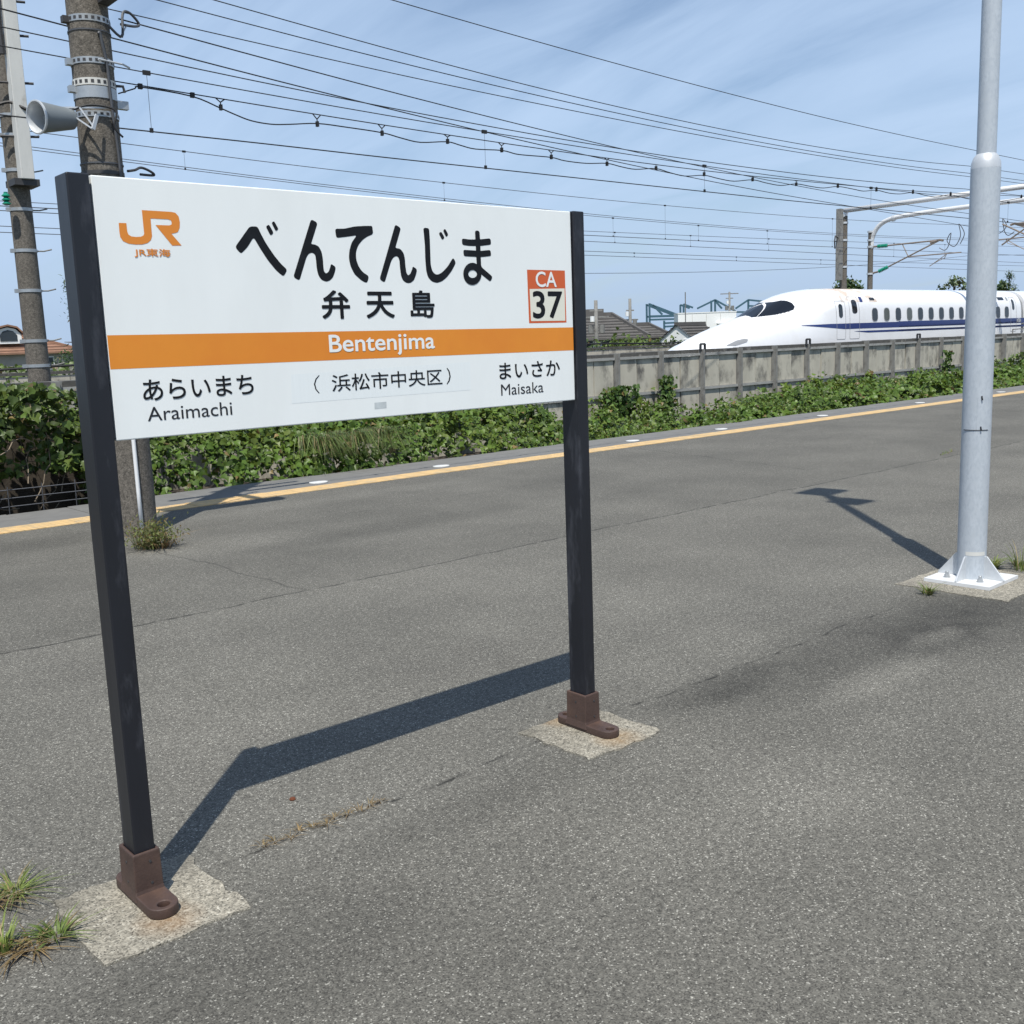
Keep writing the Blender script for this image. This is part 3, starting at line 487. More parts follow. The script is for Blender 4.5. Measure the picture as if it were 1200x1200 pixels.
for dz in (.945, 1.125): MB().tube([(-.066,-.056,dz+.012),(-.068,-.062,dz-.012)], .004, 5).build('cover_screw', M_RUBBER, lamp)
MB().tube([(0,0,6.85),(.02,0,7.05),(.03,.02,7.12)], .03, 10).build('lamp_arm', M_GALV2, lamp)
bevel(MB().box(-.21,.24,-.18,.18,7.06,7.13).build('lamp_head', M_GALV2, lamp, rot=(0,0,R(4))), .02)
bevel(MB().box(-.48,-.15,-.66,-.33,6.98,7.05).build('lamp_head', M_GALV2, lamp), .02)
MB().tube([(0,0,6.93),(-.3,-.48,6.99)], .02, 8).build('lamp_arm', M_GALV2, lamp)

# ================================================================ concrete pole on the platform
PX, PY_ = 3.44, 8.99
pole = tag(empty('concrete_pole', (PX, PY_, 0)), 'speckled concrete pole on the platform behind the sign', 'pole')
def prad(z): return .176-.0032*z
MB().lathe([(prad(z), z) for z in (-.3,0,1,2,3,4,5,6.2)], n=40).build('shaft', M_POLEC, pole, smooth=SM)
def band(z, ht, m, name='steel_band', par=None, holes=True, rr=prad, thick=.006):
    r0 = rr(z)
    o = MB().lathe([(r0-.002,z-ht/2),(r0+thick,z-ht/2),(r0+thick,z+ht/2),(r0-.002,z+ht/2)], n=40, cap=False).build(name, m, par or pole, smooth=R(30))
    if holes:
        for k in range(22):
            hbm = MB()
            a = 2*math.pi*k/22; M = Matrix.Rotation(a, 4, 'Z')@Matrix.Translation((r0+thick+.0006,0,z))
            hbm.box(-.0005,.0008,-.012,.012,-ht*.24,ht*.24,M)
            if math.sin(a) < .35: hbm.build('band_slot', M_DKSTEEL, o)
    return o
for z, ht, m, hl in ((4.255,.05,M_STEEL,True),(4.165,.012,M_WIREG,False),(3.93,.048,M_STEEL,True),(3.765,.055,M_BOXW,True),(3.70,.06,M_STEEL,False),(3.655,.03,M_STEEL,False),(3.515,.046,M_STEEL,True),(3.13,.012,M_WIREG,False),(3.055,.03,M_DKSTEEL,False),(2.45,.04,M_STEEL,True),(1.75,.012,M_WIREG,False)):
    band(z, ht, m, holes=hl)
def local(o): return o
for z in (4.255, 3.93, 3.72): MB().box(-.212,-.162,-.03,.03,z-.03,z+.02).build('band_clamp', M_DKSTEEL if z > 4 else M_STEEL, pole)
MB().tube(catmull([(.10,-.15,4.22),(.20,-.17,4.14),(.24,-.13,4.33),(.31,-.10,4.36),(.40,-.06,4.30),(.36,-.08,4.265),(.22,-.12,4.25)], 5), .011, 7).build('wire_loop_bracket', M_WIREG, pole)
MB().tube([(.28,-.10,4.26),(.24,-.12,4.20),(.20,-.13,4.14)], .006, 6).build('bracket_brace', M_GALV2, pole)
MB().tube(catmull([(.16,-.13,3.08),(.24,-.10,3.10),(.31,-.06,3.13),(.40,-.03,3.11),(.44,0,3.085),(.30,-.05,3.075)], 5), .011, 7).build('cable_hook', M_DKSTEEL, pole)
MB().box(.16,.255,-.05,.0,3.595,3.66).build('cable_bracket', M_STEEL, pole)
MB().tube([(.16,-.02,3.78),(.24,0,3.79),(.25,.0,3.74)], .012, 7).build('messenger_clamp', M_DKSTEEL, pole)
MB().tube([(-.02,-.19,3.93),(.2,-.14,3.93),(.27,-.10,3.92)], .008, 6).build('band_bolt', M_GALV2, pole)
a0 = R(-75)
cp = [(prad(z)+.013, z, a) for z, a in ((4.13,-88),(4.14,-84),(4.05,-80),(3.9,-72),(3.7,-70),(3.5,-68),(3.2,-62),(2.8,-62),(2.2,-72),(1.9,-80))]
MB().tube(catmull([(r*math.cos(R(a)), r*math.sin(R(a)), z) for r, z, a in cp], 6), .012, 7).build('riser_cable', M_WIREG, pole, smooth=True)
MB().tube([((prad(z)+.018)*math.cos(R(-99)), (prad(z)+.018)*math.sin(R(-99)), z) for z in (.02,.4,.8,1.3,1.9)], .017, 10).build('white_conduit', M_PVC, pole, smooth=True)
# light box and cross arm just above the picture (seen as a dark underside and in the shadow)
MB().box(.03,.13,-.62,-.12,4.37,4.44).build('light_arm', M_DKSTEEL, pole)
MB().box(-1.0,.18,-.98,-.80,4.50,4.74).build('sign_light', M_DKSTEEL, pole)
MB().box(-.03,.03,-.80,-.16,4.60,4.66).build('light_bracket', M_STEEL, pole)
MB().box(-.85,.95,-.23,-.17,5.05,5.13).build('cross_arm', M_STEEL, pole)
MB().box(-.5,.6,-.23,-.17,5.70,5.77).build('cross_arm', M_STEEL, pole)

# ================================================================ loudspeaker
SPC = Vector((2.90, 8.80, 3.425)); axis = Vector((-1.0, -.28, -.10)).normalized()
sp = tag(empty('loudspeaker', SPC), 'grey horn loudspeaker strapped to the concrete pole', 'loudspeaker')
MB().lathe([(.122,0),(.118,-.03),(.108,-.10),(.098,-.17),(.088,-.24),(.080,-.30),(.075,-.305),(.0,-.31)], n=32, axis=axis, cap=False).build('horn_body', M_HORN, sp, smooth=SM)
MB().lathe([(.122,-.004),(.129,.004),(.128,.016),(.118,.018),(.112,.006),(.104,-.02),(.09,-.16)], n=32, axis=axis, cap=False).build('rim', M_GALV2, sp, smooth=SM)
MB().lathe([(.089,-.15),(.0,-.152)], n=32, axis=axis, cap=False).build('grille', M_HORN, sp)
MB().lathe([(.028,-.15),(.024,-.06),(.0,-.055)], n=16, axis=axis, cap=False).build('driver_cone', M_HORN, sp, smooth=SM)
br = MB(); e = SPC+axis*-.22
def loc3(*p): return Vector(p)
br.bar((.20,.06,.105), (.56,-.02,.13), .022, .012); br.bar((.22,.06,.10), (.40,-.06,-.06), .012, .012); br.bar((.34,.02,.115),(.42,-.05,-.05), .012,.012); br.bar((.40,-.06,-.06),(.45,-.04,.06),.014,.03)
br.build('bracket', M_GALV2, sp)
MB().tube(catmull([(.28,.04,.09),(.42,.0,.14),(.60,-.05,.11),(.58,-.05,-.02),(.64,-.06,-.10)], 5), .009, 6).build('speaker_cable', M_RUBBER, sp, smooth=True)

# ================================================================ second pole behind the wall
P2 = (5.52, 18.0)
p2 = tag(empty('concrete_mast', (*P2, -1.1)), 'tall concrete catenary pole with white side box at left edge', 'pole')
def r2(z): return .185-.004*z
SH2 = Matrix.Identity(4)
MB().lathe([(r2(z), z) for z in (0,3,6,9)], n=28).build('shaft', M_POLEC, p2, smooth=SM)
for z in (2.55,2.95,3.75,4.38,5.02,5.62,6.15,6.45):
    band(z, .05, M_STEEL, 'step_band', p2, False, r2, .01)
    MB().tube([(r2(z),-.03,z),(r2(z)+.10,-.05,z),(r2(z)+.22,-.07,z+.03)], .012, 5).build('step_bolt', M_WALLF, p2)
    MB().box(-r2(z)-.06,-r2(z)+.01,-.03,.03,z-.03,z+.03).build('band_clamp', M_STEEL, p2)
bevel(MB().box(-.06,.14,-.40,-.20,5.45,8.25).build('cable_box', M_BOXW, p2), .01)
MB().box(-.16,.22,-.36,.10,5.36,5.46).build('box_bracket', M_DKSTEEL, p2)
for z in (6.1,6.9,7.6,8.1):
    MB().tube([(-.25,-.2,z),(.30,-.3,z+.02)], .02, 6).build('arm', M_DKSTEEL, p2)
MB().tube(catmull([(-.35,-.25,6.5),(-.1,-.3,6.6),(.1,-.42,6.5),(.3,-.4,6.45)],5), .025, 6).build('jumper_cable', M_RUBBER, p2)
MB().lathe([(.03,-.2),(.07,-.18),(.03,-.14),(.07,-.12),(.03,-.08),(.07,-.06),(.03,-.02),(.03,.0)], (-.28,-.25,5.25), 14).build('insulator', M_GREEN, p2, smooth=SM)
MB().lathe([(.02,0),(.05,.02),(.02,.05),(.05,.07),(.02,.12)], (.12,-.25,8.3), 12).build('insulator', M_PORC, p2, smooth=SM)
MB().tube(catmull([(-.12,-.3,7.3),(-.13,-.32,7.9),(-.08,-.34,8.35),(.10,-.36,8.55)],5), .05, 6).build('curved_guard', M_DKSTEEL, p2)

# ================================================================ wires
def wpts(k, n=4):
    P = [Vector(p) for p in WIRES[k]]; a = 0 if k in ('W5','W9') else 1
    return P[:a]+catmull(P[a:-1], n)+P[-1:]      # the long outer spans stay straight
def wire(name, k, r, label, m=M_WIRE, group='overhead wires above the platform'):
    o = MB().tube(wpts(k), r, 5).build(name, m, None, smooth=True)
    return tag(o, label, 'wire', group)
wire('overhead_wire','Wt0',.010,'topmost overhead wire, alone high in the right half of the sky')
wire('overhead_wire','Wt1',.010,'upper wire of the three close parallel wires across the sky')
wire('overhead_wire','Wt2',.010,'middle wire of the three close parallel wires across the sky')
wire('overhead_wire','Wt3',.010,'lower wire of the three close parallel wires across the sky')
wire('overhead_wire','W5',.0065,'dark wire leaving the loop bracket high on the concrete pole')
wire('overhead_wire','W6',.0085,'dark wire slanting across the others towards the far catenary pole')
wire('overhead_wire','W7',.0075,'thin wire just above the catenary over the hedge')
def zat(k, x):
    P = wpts(k, 8)
    for a, b in zip(P, P[1:]):
        if a.x <= x <= b.x: return a+(b-a)*((x-a.x)/(b.x-a.x))
    return P[-1]
def catenary(label, parts, drops, m=M_WIRE):
    t = tag(empty('catenary_line', (0, parts[0][3], 0)), label, 'catenary')
    for nm, k, r, y in parts: MB().tube([p-Vector((0,parts[0][3],0)) for p in wpts(k)], r, 5).build(nm, m, t, smooth=True)
    for ka, kb, x, r in drops:
        a = zat(ka, x); b = zat(kb, x); o = Vector((0,parts[0][3],0))
        d = MB().tube([a-o, b-o], r, 4).build('dropper', m, t)
        c = MB()
        MB().box(-.045,.045,-.015,.015,-.028,.022, Matrix.Translation(a-o)).build('dropper_clamp', M_RUBBER, t)
        c.box(-.02,.02,-.012,.012,-.012,.04, Matrix.Translation(b-o)).build('dropper_clamp', M_RUBBER, t)
    return t
catenary('single catenary wire pair over the hedge beside the platform', [('messenger_wire','W8',.007,12.6),('contact_wire','W10',.0085,12.6)], [('W8','W10',x,.003) for x in (5.46,10.72,16.07,22,29)])
catenary('compound catenary over the near high-speed track', [('messenger_wire','W11',.010,26.5),('auxiliary_wire','W12',.009,26.5),('auxiliary_wire','W12b',.009,26.5),('contact_wire','W14',.012,26.5)],
         [('W11','W12b',20.8,.004),('W11','W14',31.4,.005),('W11','W12b',12.3,.004),('W12b','W14',33.4,.005),('W11','W14',43,.005),('W12b','W14',38,.005),('W12b','W14',28.5,.005)], M_WIREG)
catenary('catenary over the far high-speed track', [('messenger_wire','W13',.010,30.6),('contact_wire','W15',.012,30.6)], [('W13','W15',x,.006) for x in (33,38,44,50,56,62)], M_WIREG)
catenary('lowest pair of wires beyond the high-speed tracks', [('messenger_wire','W16',.012,34.0),('contact_wire','W17',.012,34.0)], [('W16','W17',x,.006) for x in (38,46,54)], M_WIREG)
wire('overhead_wire','W18',.02,'faint distant power line above the houses', M_WIREG, None)
cc = tag(empty('communication_cable', (3.7, 9.25, 3.9)), 'black cable hung in loops below its wire from the concrete pole', 'cable')
o0 = Vector((3.7,9.25,3.9))
MB().tube([p-o0 for p in wpts('W9')], .0055, 5).build('support_wire', M_WIRE, cc, smooth=True)
MB().tube([p-o0 for p in catmull(CABLE, 4)], .0062, 6).build('cable', M_RUBBER, cc, smooth=True)
for c in CLAMPS:
    p = Vector(c)-o0; q = zat('W9', c[0])-o0
    k = MB().tube([q+Vector((-.045,0,0)), p+Vector((0,0,.02)), p+Vector((0,0,-.03))], .006, 5).tube([q+Vector((.045,0,0)), p+Vector((0,0,.02))], .006, 5)
    k.box(-.012,.012,-.015,.015,-.05,.0, Matrix.Translation(p)).build('hanger', M_RUBBER, cc)
for x, z in ((3.94,3.875),(4.42,3.86)): MB().box(-.018,.018,-.014,.014,-.022,.022, Matrix.Translation(Vector((x,9.25,z))-o0)).build('cable_clamp', M_RUBBER, cc)
# ================================================================ trackside wall
WY = 17.0; BAY = 1.60
wall = tag(empty('trackside_wall', (0, WY, -1.1)), 'long weathered concrete panel wall with grey posts below the train', 'wall')
def wz(z): return z+1.1
KS = range(-13, 24)
pm = MB().box(-.070,.070,-.11,.10,wz(-1.1),wz(1.20)).box(-.03,.03,-.15,-.111,wz(-1.1),wz(1.19)).mesh('wall_post', M_WALLF)
for k in KS:
    x = 18.24+BAY*k
    o = link_mesh('wall_post', pm, None, wall, (x,0,0)); o.rotation_euler = (random.uniform(-.006,.006), random.uniform(-.006,.006), 0)
def slabmesh(w_, z0, z1, seed):
    return MB().box(-w_/2, w_/2, -.035, .035, wz(z0), wz(z1)).mesh('wall_slab', M_WALLP)
for k in KS:
    x = 18.24+BAY*k
    cut = .5+random.uniform(-.10,.10); L = BAY-.15
    for a, b in ((0,cut),(cut,1)):
        for z0, z1 in ((.24,1.04),(-1.1,.165)):
            b_ = MB().box(0, (b-a)*L-.034, -.035, .035, 0, z1-z0).mesh('wall_slab', M_WALLP)
            o = link_mesh('wall_slab', b_, None, wall, (x+.075+a*L+.017, random.uniform(-.012,.012), wz(z0)))
    for nm, z0, z1, y0 in (('top_rail',1.045,1.105,-.085),('middle_rail',.17,.235,-.085)):
        MB().box(x+.077, x+BAY-.077, y0, .06, wz(z0), wz(z1)).build(nm, M_WALLR, wall)
    ca = MB().box(x-.79, x+.79, -.03, .55, wz(1.108), wz(1.19+random.uniform(-.012,.012))).build('cable_trough', M_WALLT, wall)
for k in (2, 5, 9, 12):
    x = 18.24+BAY*k
    e_ = MB(); 
    for a, b in (((-.09,0),(-.09,.16)),((-.09,.16),(.09,.16)),((.09,.16),(.09,0)),((.09,0),(-.09,0))): e_.bar((x+a[0],-.10,wz(1.17)+a[1]),(x+b[0],-.10,wz(1.17)+b[1]),.045,.05)
    e_.build('cable_eye', M_DKSTEEL, wall)
hr = MB(); x = 40.9
hr.tube([(x-.5,.2,wz(1.15)),(x-.5,.2,wz(1.35)),(x+1.6,.2,wz(1.38)),(x+1.6,.2,wz(1.15))], .022, 6).build('pipe_rail', M_WALLF, wall)
wall2 = tag(empty('far_wall', (0, 36, -1.1)), 'low brown concrete wall beyond the tracks with black cable', 'wall')
for i in range(-3, 32):
    MB().box(2*i+.01, 2*i+1.99, -.06, .06, 0, 2.12+random.uniform(-.02,.02)).build('wall_slab', M_WALLP, wall2)
    MB().box(2*i+.005, 2*i+1.995, -.10, .10, 2.15, 2.25).build('coping', M_WALLT, wall2)
MB().tube(catmull([(-5+6*i, -.02, 2.33+(.10 if i % 2 else -.02)) for i in range(12)], 4), .045, 6).build('cable', M_RUBBER, wall2)

# ================================================================ high-speed train
TY = 26.48; TX0 = 31.45; TX1 = 59.25
def itab(tab, x):
    xs = [a for a, _ in tab]; ys = [b for _, b in tab]; return float(np.interp(x, xs, ys))
def smoothtab(tab):
    xs = np.array([a for a,_ in tab]); ys = np.array([b for _,b in tab]); g_ = np.linspace(xs[0], xs[-1], 500); v = np.interp(g_, xs, ys)
    kr = np.hanning(25); kr /= kr.sum(); vp = np.pad(v, 12, mode='reflect', reflect_type='odd'); return g_, np.convolve(vp, kr, 'valid')
def mk(tab):
    g_, v = smoothtab(tab); return lambda x: float(np.interp(x, g_, v))
crest = mk([(31.40,.62),(31.77,.95),(32.74,1.36),(33.93,1.70),(35.25,2.01),(36.39,2.27),(37.0,2.52),(37.71,2.80),(38.2,2.98),(38.9,3.12),(39.6,3.18),(40.67,3.23),(41.68,3.28),(43.2,3.40),(45.6,3.42),(48,3.42)])
width = mk([(31.40,.25),(31.6,.50),(32.0,.80),(32.8,1.08),(34,1.33),(36,1.56),(38,1.65),(40,1.68),(48,1.68)])
shld = mk([(31.40,.45),(32,.85),(33,1.12),(35,1.48),(37,1.72),(38.5,1.90),(40,2.15),(42,2.60),(48,2.75)])
canw = mk([(31.40,.12),(32,.35),(33,.62),(35,.78),(37,.88),(38.5,1.0),(40,1.16),(42,1.30),(48,1.30)])
BODY = [(1.55,-.12),(1.655,.6),(1.68,1.4),(1.665,2.2),(1.575,2.75),(1.30,3.14),(.75,3.355),(0,3.42)]
def sect(x):
    wd, s, c, z = width(x), shld(x), canw(x), crest(x); zb = -.12+max(0,(33-x))*.16
    s = min(s, z-.08); h = z-s
    P = [(.90*wd,zb),(.985*wd,zb+.35*(s-zb)),(wd,zb+.68*(s-zb)),(.93*wd,s-.02),((.55*wd+.45*c),s+.16*h),(c*.92,s+.52*h),(.55*c,z-.09*h),(0,z)]
    b = min(1,max(0,(x-38.3)/3.4)); b = b*b*(3-2*b)
    return [(p[0]*(1-b)+q[0]*b, p[1]*(1-b)+q[1]*b) for p, q in zip(P, BODY)]
def prof(x, n=9): return [(v.x, v.y) for v in catmull([(a,b,0) for a,b in sect(x)], n)]
_pc = {}
def side_y(x, z):
    k = round(min(x,46),2)
    if k not in _pc: _pc[k] = prof(k)
    P = _pc[k]
    for (a,b),(c,d) in zip(P, P[1:]):
        if b <= z <= d: return a+(c-a)*(z-b)/max(d-b,1e-6)
    return P[-1][0]
xs = list(np.arange(TX0, 42.0, .05))+list(np.arange(42.0, TX1, .5))+[TX1]
rings = []
for x in xs:
    P = prof(x); rings.append([Vector((x, TY-y, z)) for y, z in P]+[Vector((x, TY+y, z)) for y, z in P[-2::-1]])
train = tag(empty('bullet_train', (45, TY, -.2)), 'white long-nosed bullet train car with blue stripe behind the wall', 'train')
TO = Vector((-45,-TY,.2))
def tr_(b, name, m, par=train, smooth=True, lab=None):
    b.v = [tuple(Vector(p)+TO) for p in b.v]; o = b.build(name, m, par, smooth)
    if lab: o['label'] = lab
    return o
tr_(MB().ring_loft(rings), 'body', M_TRAIN, smooth=R(50))
def inpoly(x, z, P):
    c = False; j = len(P)-1
    for i in range(len(P)):
        if (P[i][1] > z) != (P[j][1] > z) and x < (P[j][0]-P[i][0])*(z-P[i][1])/(P[j][1]-P[i][1])+P[i][0]: c = not c
        j = i
    return c
WS = [(36.25,2.20),(36.7,2.42),(37.1,2.60),(37.55,2.79),(37.9,2.83),(38.2,2.88),(38.45,2.86),(38.64,2.76),(38.68,2.62),(38.55,2.50),(38.2,2.40),(37.4,2.28),(36.7,2.23)]
fx = list(np.arange(36.1, 38.8, .02)); gl = MB(); idx = {}; vv = []; ff = []
FP = [prof(x, 18) for x in fx]; n_ = len(FP[0])
def gv(i, j, s):
    k = (i,j,s if j < n_-1 else 1)
    if k not in idx:
        y, z = FP[i][j]; idx[k] = len(vv); vv.append((fx[i], TY-s*(y+.010), z+.008))
    return idx[k]
for i in range(len(fx)-1):
    for j in range(n_-1):
        xm = fx[i]+.01; zm = (FP[i][j][1]+FP[i][j+1][1])/2; ym = FP[i][j][0]
        if inpoly(xm, zm, WS) and not abs((zm-2.25)-(xm-36.55)*.47) < .007:
            for s in (1,-1):
                q = (gv(i,j,s),gv(i+1,j,s),gv(i+1,j+1,s),gv(i,j+1,s)); ff.append(q if s == 1 else q[::-1])
tr_(gl.add(vv, ff), 'windscreen', M_TGLASS, lab='dark wraparound cab windscreen')
def patch(P, off, y_side=1):
    """closed outline in (x, z) laid on the body side"""
    return [Vector((x, TY-(side_y(x,z)+off), z)) for x, z in P]
def rrect(x0, x1, z0, z1, r, n=6):
    P = []
    for cx, cz, a in ((x1-r,z0+r,-90),(x1-r,z1-r,0),(x0+r,z1-r,90),(x0+r,z0+r,180)):
        for k in range(n+1): t = R(a+90*k/n); P.append((cx+r*math.cos(t), cz+r*math.sin(t)))
    Q = []
    for a, b in zip(P, P[1:]+P[:1]):
        m_ = 8 if abs(a[0]-b[0])+abs(a[1]-b[1]) > .3 else 1
        Q += [(a[0]+(b[0]-a[0])*k/m_, a[1]+(b[1]-a[1])*k/m_) for k in range(m_)]
    return Q
def strip(z0f, z1f, x0, x1, off, name, m, lab=None, par=train):
    b = MB(); xs_ = list(np.arange(x0, min(x1,46), .15))+([46] if x1 > 46 else [])+[x1]; rr = []
    for x in xs_:
        a, c = z0f(x), z1f(x); rr.append([Vector((x, TY-(side_y(x,a+(c-a)*t/4)+off), a+(c-a)*t/4)) for t in range(5)])
    b.ring_loft(rr, False, False); b.f = [f[::-1] for f in b.f]
    return tr_(b, name, m, par, lab=lab)
strip(lambda x: np.interp(x,[38.2,41.3,60],[1.795,1.595,1.595]), lambda x: np.interp(x,[38.2,40.3,60],[1.81,1.835,1.865]), 38.2, TX1-.02, .006, 'blue_stripe', M_TRAINB, 'broad dark blue stripe below the windows')
strip(lambda x: np.interp(x,[42.1,43.3,60],[1.485,1.405,1.405]), lambda x: np.interp(x,[42.1,43.3,60],[1.49,1.495,1.495]), 42.1, TX1-.02, .006, 'blue_stripe', M_TRAINB, 'narrow dark blue line under the broad stripe')
def pane(P, off, name, m, par=train, lab=None):
    """outline in (x, z) filled row by row so that it follows the curved side"""
    zs = sorted({round(z,4) for _, z in P}); z0, z1 = zs[0], zs[-1]; rows = []
    for z in np.linspace(z0+1e-4, z1-1e-4, 13):
        hit = []
        for k in range(len(P)):
            (a,b),(c,d) = P[k-1], P[k]
            if (b-z)*(d-z) < 0: hit.append(a+(c-a)*(z-b)/(d-b))
        if len(hit) >= 2:
            l, r_ = min(hit), max(hit); rows.append([Vector((x, TY-(side_y(x,z)+off), z)) for x in np.linspace(l, r_, 4)])
    b = MB().ring_loft(rows, False, False); return tr_(b, name, m, par, smooth=True, lab=lab)
def outline(P, Q, off, name, m, par):
    a = patch(P, off); b = patch(Q, off); n = len(a); return tr_(MB().add(a+b, [(k,(k+1)%n,n+(k+1)%n,n+k) for k in range(n)]), name, m, par, smooth=False)
def window(cx, zc, wd, ht, r, blind=False):
    o = pane(rrect(cx-wd/2,cx+wd/2,zc-ht/2,zc+ht/2,r), .008, 'window', M_TGLASS2 if blind else M_TGLASS)
    outline(rrect(cx-wd/2-.03,cx+wd/2+.03,zc-ht/2-.03,zc+ht/2+.03,r+.03), rrect(cx-wd/2-.002,cx+wd/2+.002,zc-ht/2-.002,zc+ht/2+.002,r), .010, 'window_frame', M_TLINE, o)
for k in range(14): window(43.86+1.045*k, 2.19, .46, .56, .16, blind=k in (1,3))
def door(x0, x1, z0, z1, wx0, wx1, wz0, wz1):
    o = outline(rrect(x0,x1,z0,z1,.08), rrect(x0+.022,x1-.022,z0+.022,z1-.022,.06), .007, 'door', M_TLINE, train)
    pane(rrect(wx0,wx1,wz0,wz1,.12), .009, 'door_window', M_TGLASS, o)
door(40.70,41.42,1.15,2.82, 40.90,41.20,2.08,2.68); door(41.74,42.56,1.15,3.0, 41.97,42.39,2.26,2.86); door(57.95,58.65,1.15,3.0, 58.14,58.42,2.30,2.88)
pane(rrect(42.72,42.96,2.76,2.99,.03), .008, 'number_plate', M_TRAINB); pane(rrect(43.60,44.02,2.83,2.96,.02), .008, 'destination_display', M_TGLASS); pane(rrect(56.6,57.3,2.83,2.99,.02), .008, 'destination_display', M_TGLASS); pane(rrect(57.58,57.78,2.80,3.0,.06), .008, 'number_plate', M_TLINE)
rd = MB(); rr = []
for x in np.arange(41.2, 44.4, .2):
    P = prof(x, 6)[-19:]; rr.append([Vector((x, TY-y, z+.006)) for y, z in P]+[Vector((x, TY+y, z+.006)) for y, z in P[-2::-1]])
rd.ring_loft(rr, False, False); rd.f = [f[::-1] for f in rd.f]
tr_(rd, 'dusty_roof_panel', M_DIRTR, lab='brownish dusty roof panel behind the cab')
hl = [(33.55,1.12),(34.1,1.30),(34.55,1.36),(34.75,1.33),(34.65,1.22),(34.0,1.10)]
pane(hl, .012, 'headlight', M_TLINE)
b = MB(); b.ring_loft([[Vector((x, TY-y*.93, z*.97+.03)) for y, z in BODY]+[Vector((x, TY+y*.93, z*.97+.03)) for y, z in BODY[-2::-1]] for x in (TX1+.002, TX1+.55)])
tr_(b, 'gangway', M_TLINE)
nm = text('N700A', .02, (0,.0001,0,.0001), None); bpy.data.meshes.remove(nm)
def side_text(s, x0, x1, z0, z1, m, par):
    me = text(s, .015, (x0,x1,z0,z1), None)
    for v in me.vertices: v.co = Vector((v.co.x, TY-side_y(46,v.co.z)-.012, v.co.z))+TO
    return link_mesh('fleet_lettering', me, m, par)
side_text('N700A', 58.72, 59.22, 1.64, 1.84, M_WHITET, train)
# next car
car2 = tag(empty('bullet_train_car', (72, TY, -.2)), 'following bullet train car at the right edge of the picture', 'train')
TO = Vector((-72,-TY,.2)); 
b = MB(); b.ring_loft([[Vector((x, TY-y, z)) for y, z in prof(46)]+[Vector((x, TY+y, z)) for y, z in prof(46)[-2::-1]] for x in (TX1+.555, 85)]); tr_(b, 'body', M_TRAIN, car2, smooth=R(50))
strip(lambda x: 1.595, lambda x: 1.865, TX1+.6, 84.9, .006, 'blue_stripe', M_TRAINB, None, car2); strip(lambda x: 1.405, lambda x: 1.495, TX1+.6, 84.9, .006, 'blue_stripe', M_TRAINB, None, car2)
for k in range(20):
    cx = 62.2+1.045*k; pane(rrect(cx-.23,cx+.23,1.91,2.47,.16), .008, 'window', M_TGLASS, car2)

# ================================================================ catenary masts beyond the train
def mast(x, y, top, r, label):
    t = tag(empty('catenary_mast', (x, y, -1.1)), label, 'catenary mast', 'high-speed line catenary masts')
    MB().lathe([(r,0),(r*.86,top+1.1)], n=18).build('shaft', M_POLEC, t, smooth=SM); return t
m1 = mast(51.3, 30.9, 7.57, .19, 'catenary mast with straight white beam and side bracket behind train')
MB().tube([(-.15,-.1,8.92),(-.15,-11.0,8.95)], .125, 14).build('beam', M_PLATE, m1, smooth=True)
MB().box(-.62,-.30,-.12,.12,5.3,9.0).build('side_frame', M_WALLF, m1)
for z in (6.0,7.4,8.3): MB().lathe([(.20,z-.05),(.20,z+.05)], n=18, cap=False).build('clamp_band', M_GALV2, m1)
MB().tube([(-.6,0,7.5),(-1.2,-.2,7.55),(-1.35,-.25,7.3),(-1.3,-.25,6.9)], .035, 6).build('hook_bracket', M_DKSTEEL, m1)
MB().bar((-.6,0,8.5),(.1,-.1,8.8), .12).build('beam_seat', M_GALV2, m1)
MB().lathe([(.16,0),(.13,9.9)], (-.15,-11.0,0), 14).build('near_shaft', M_POLEC, m1, smooth=SM)
m2 = mast(53.5, 30.6, 6.78, .16, 'catenary mast with curved pipe beam and green insulators behind train')
MB().tube(catmull([(0,-.05,7.0),(0,-.10,7.6),(0,-.45,8.15),(0,-1.1,8.45),(0,-2.2,8.55),(0,-5,8.6),(0,-12.2,8.62)], 5), .12, 14).build('curved_beam', M_PLATE, m2, smooth=True)
for y, z in ((-1.3,8.47),(-9.0,8.61)): MB().lathe([(.16,-.07),(.16,.07)], (0,y,z), 14, (0,1,0)).build('beam_joint', M_GALV2, m2)
for z in (5.65,7.1,7.45,7.9): MB().lathe([(.185,z-.05),(.185,z+.05)], n=18, cap=False).build('clamp_band', M_GALV2, m2)
MB().lathe([(.15,0),(.13,9.8)], (0,-12.2,0), 14).build('near_shaft', M_POLEC, m2, smooth=SM)
def insul(a, b, t):
    a = Vector(a); b = Vector(b); d = (b-a); L = d.length; pr = []
    for k in range(7): pr += [(.05, L*k/7), (.11, L*(k+.5)/7)]
    pr += [(.05, L)]
    MB().lathe(pr, a, 12, d).build('insulator', M_GREEN, t, smooth=SM)
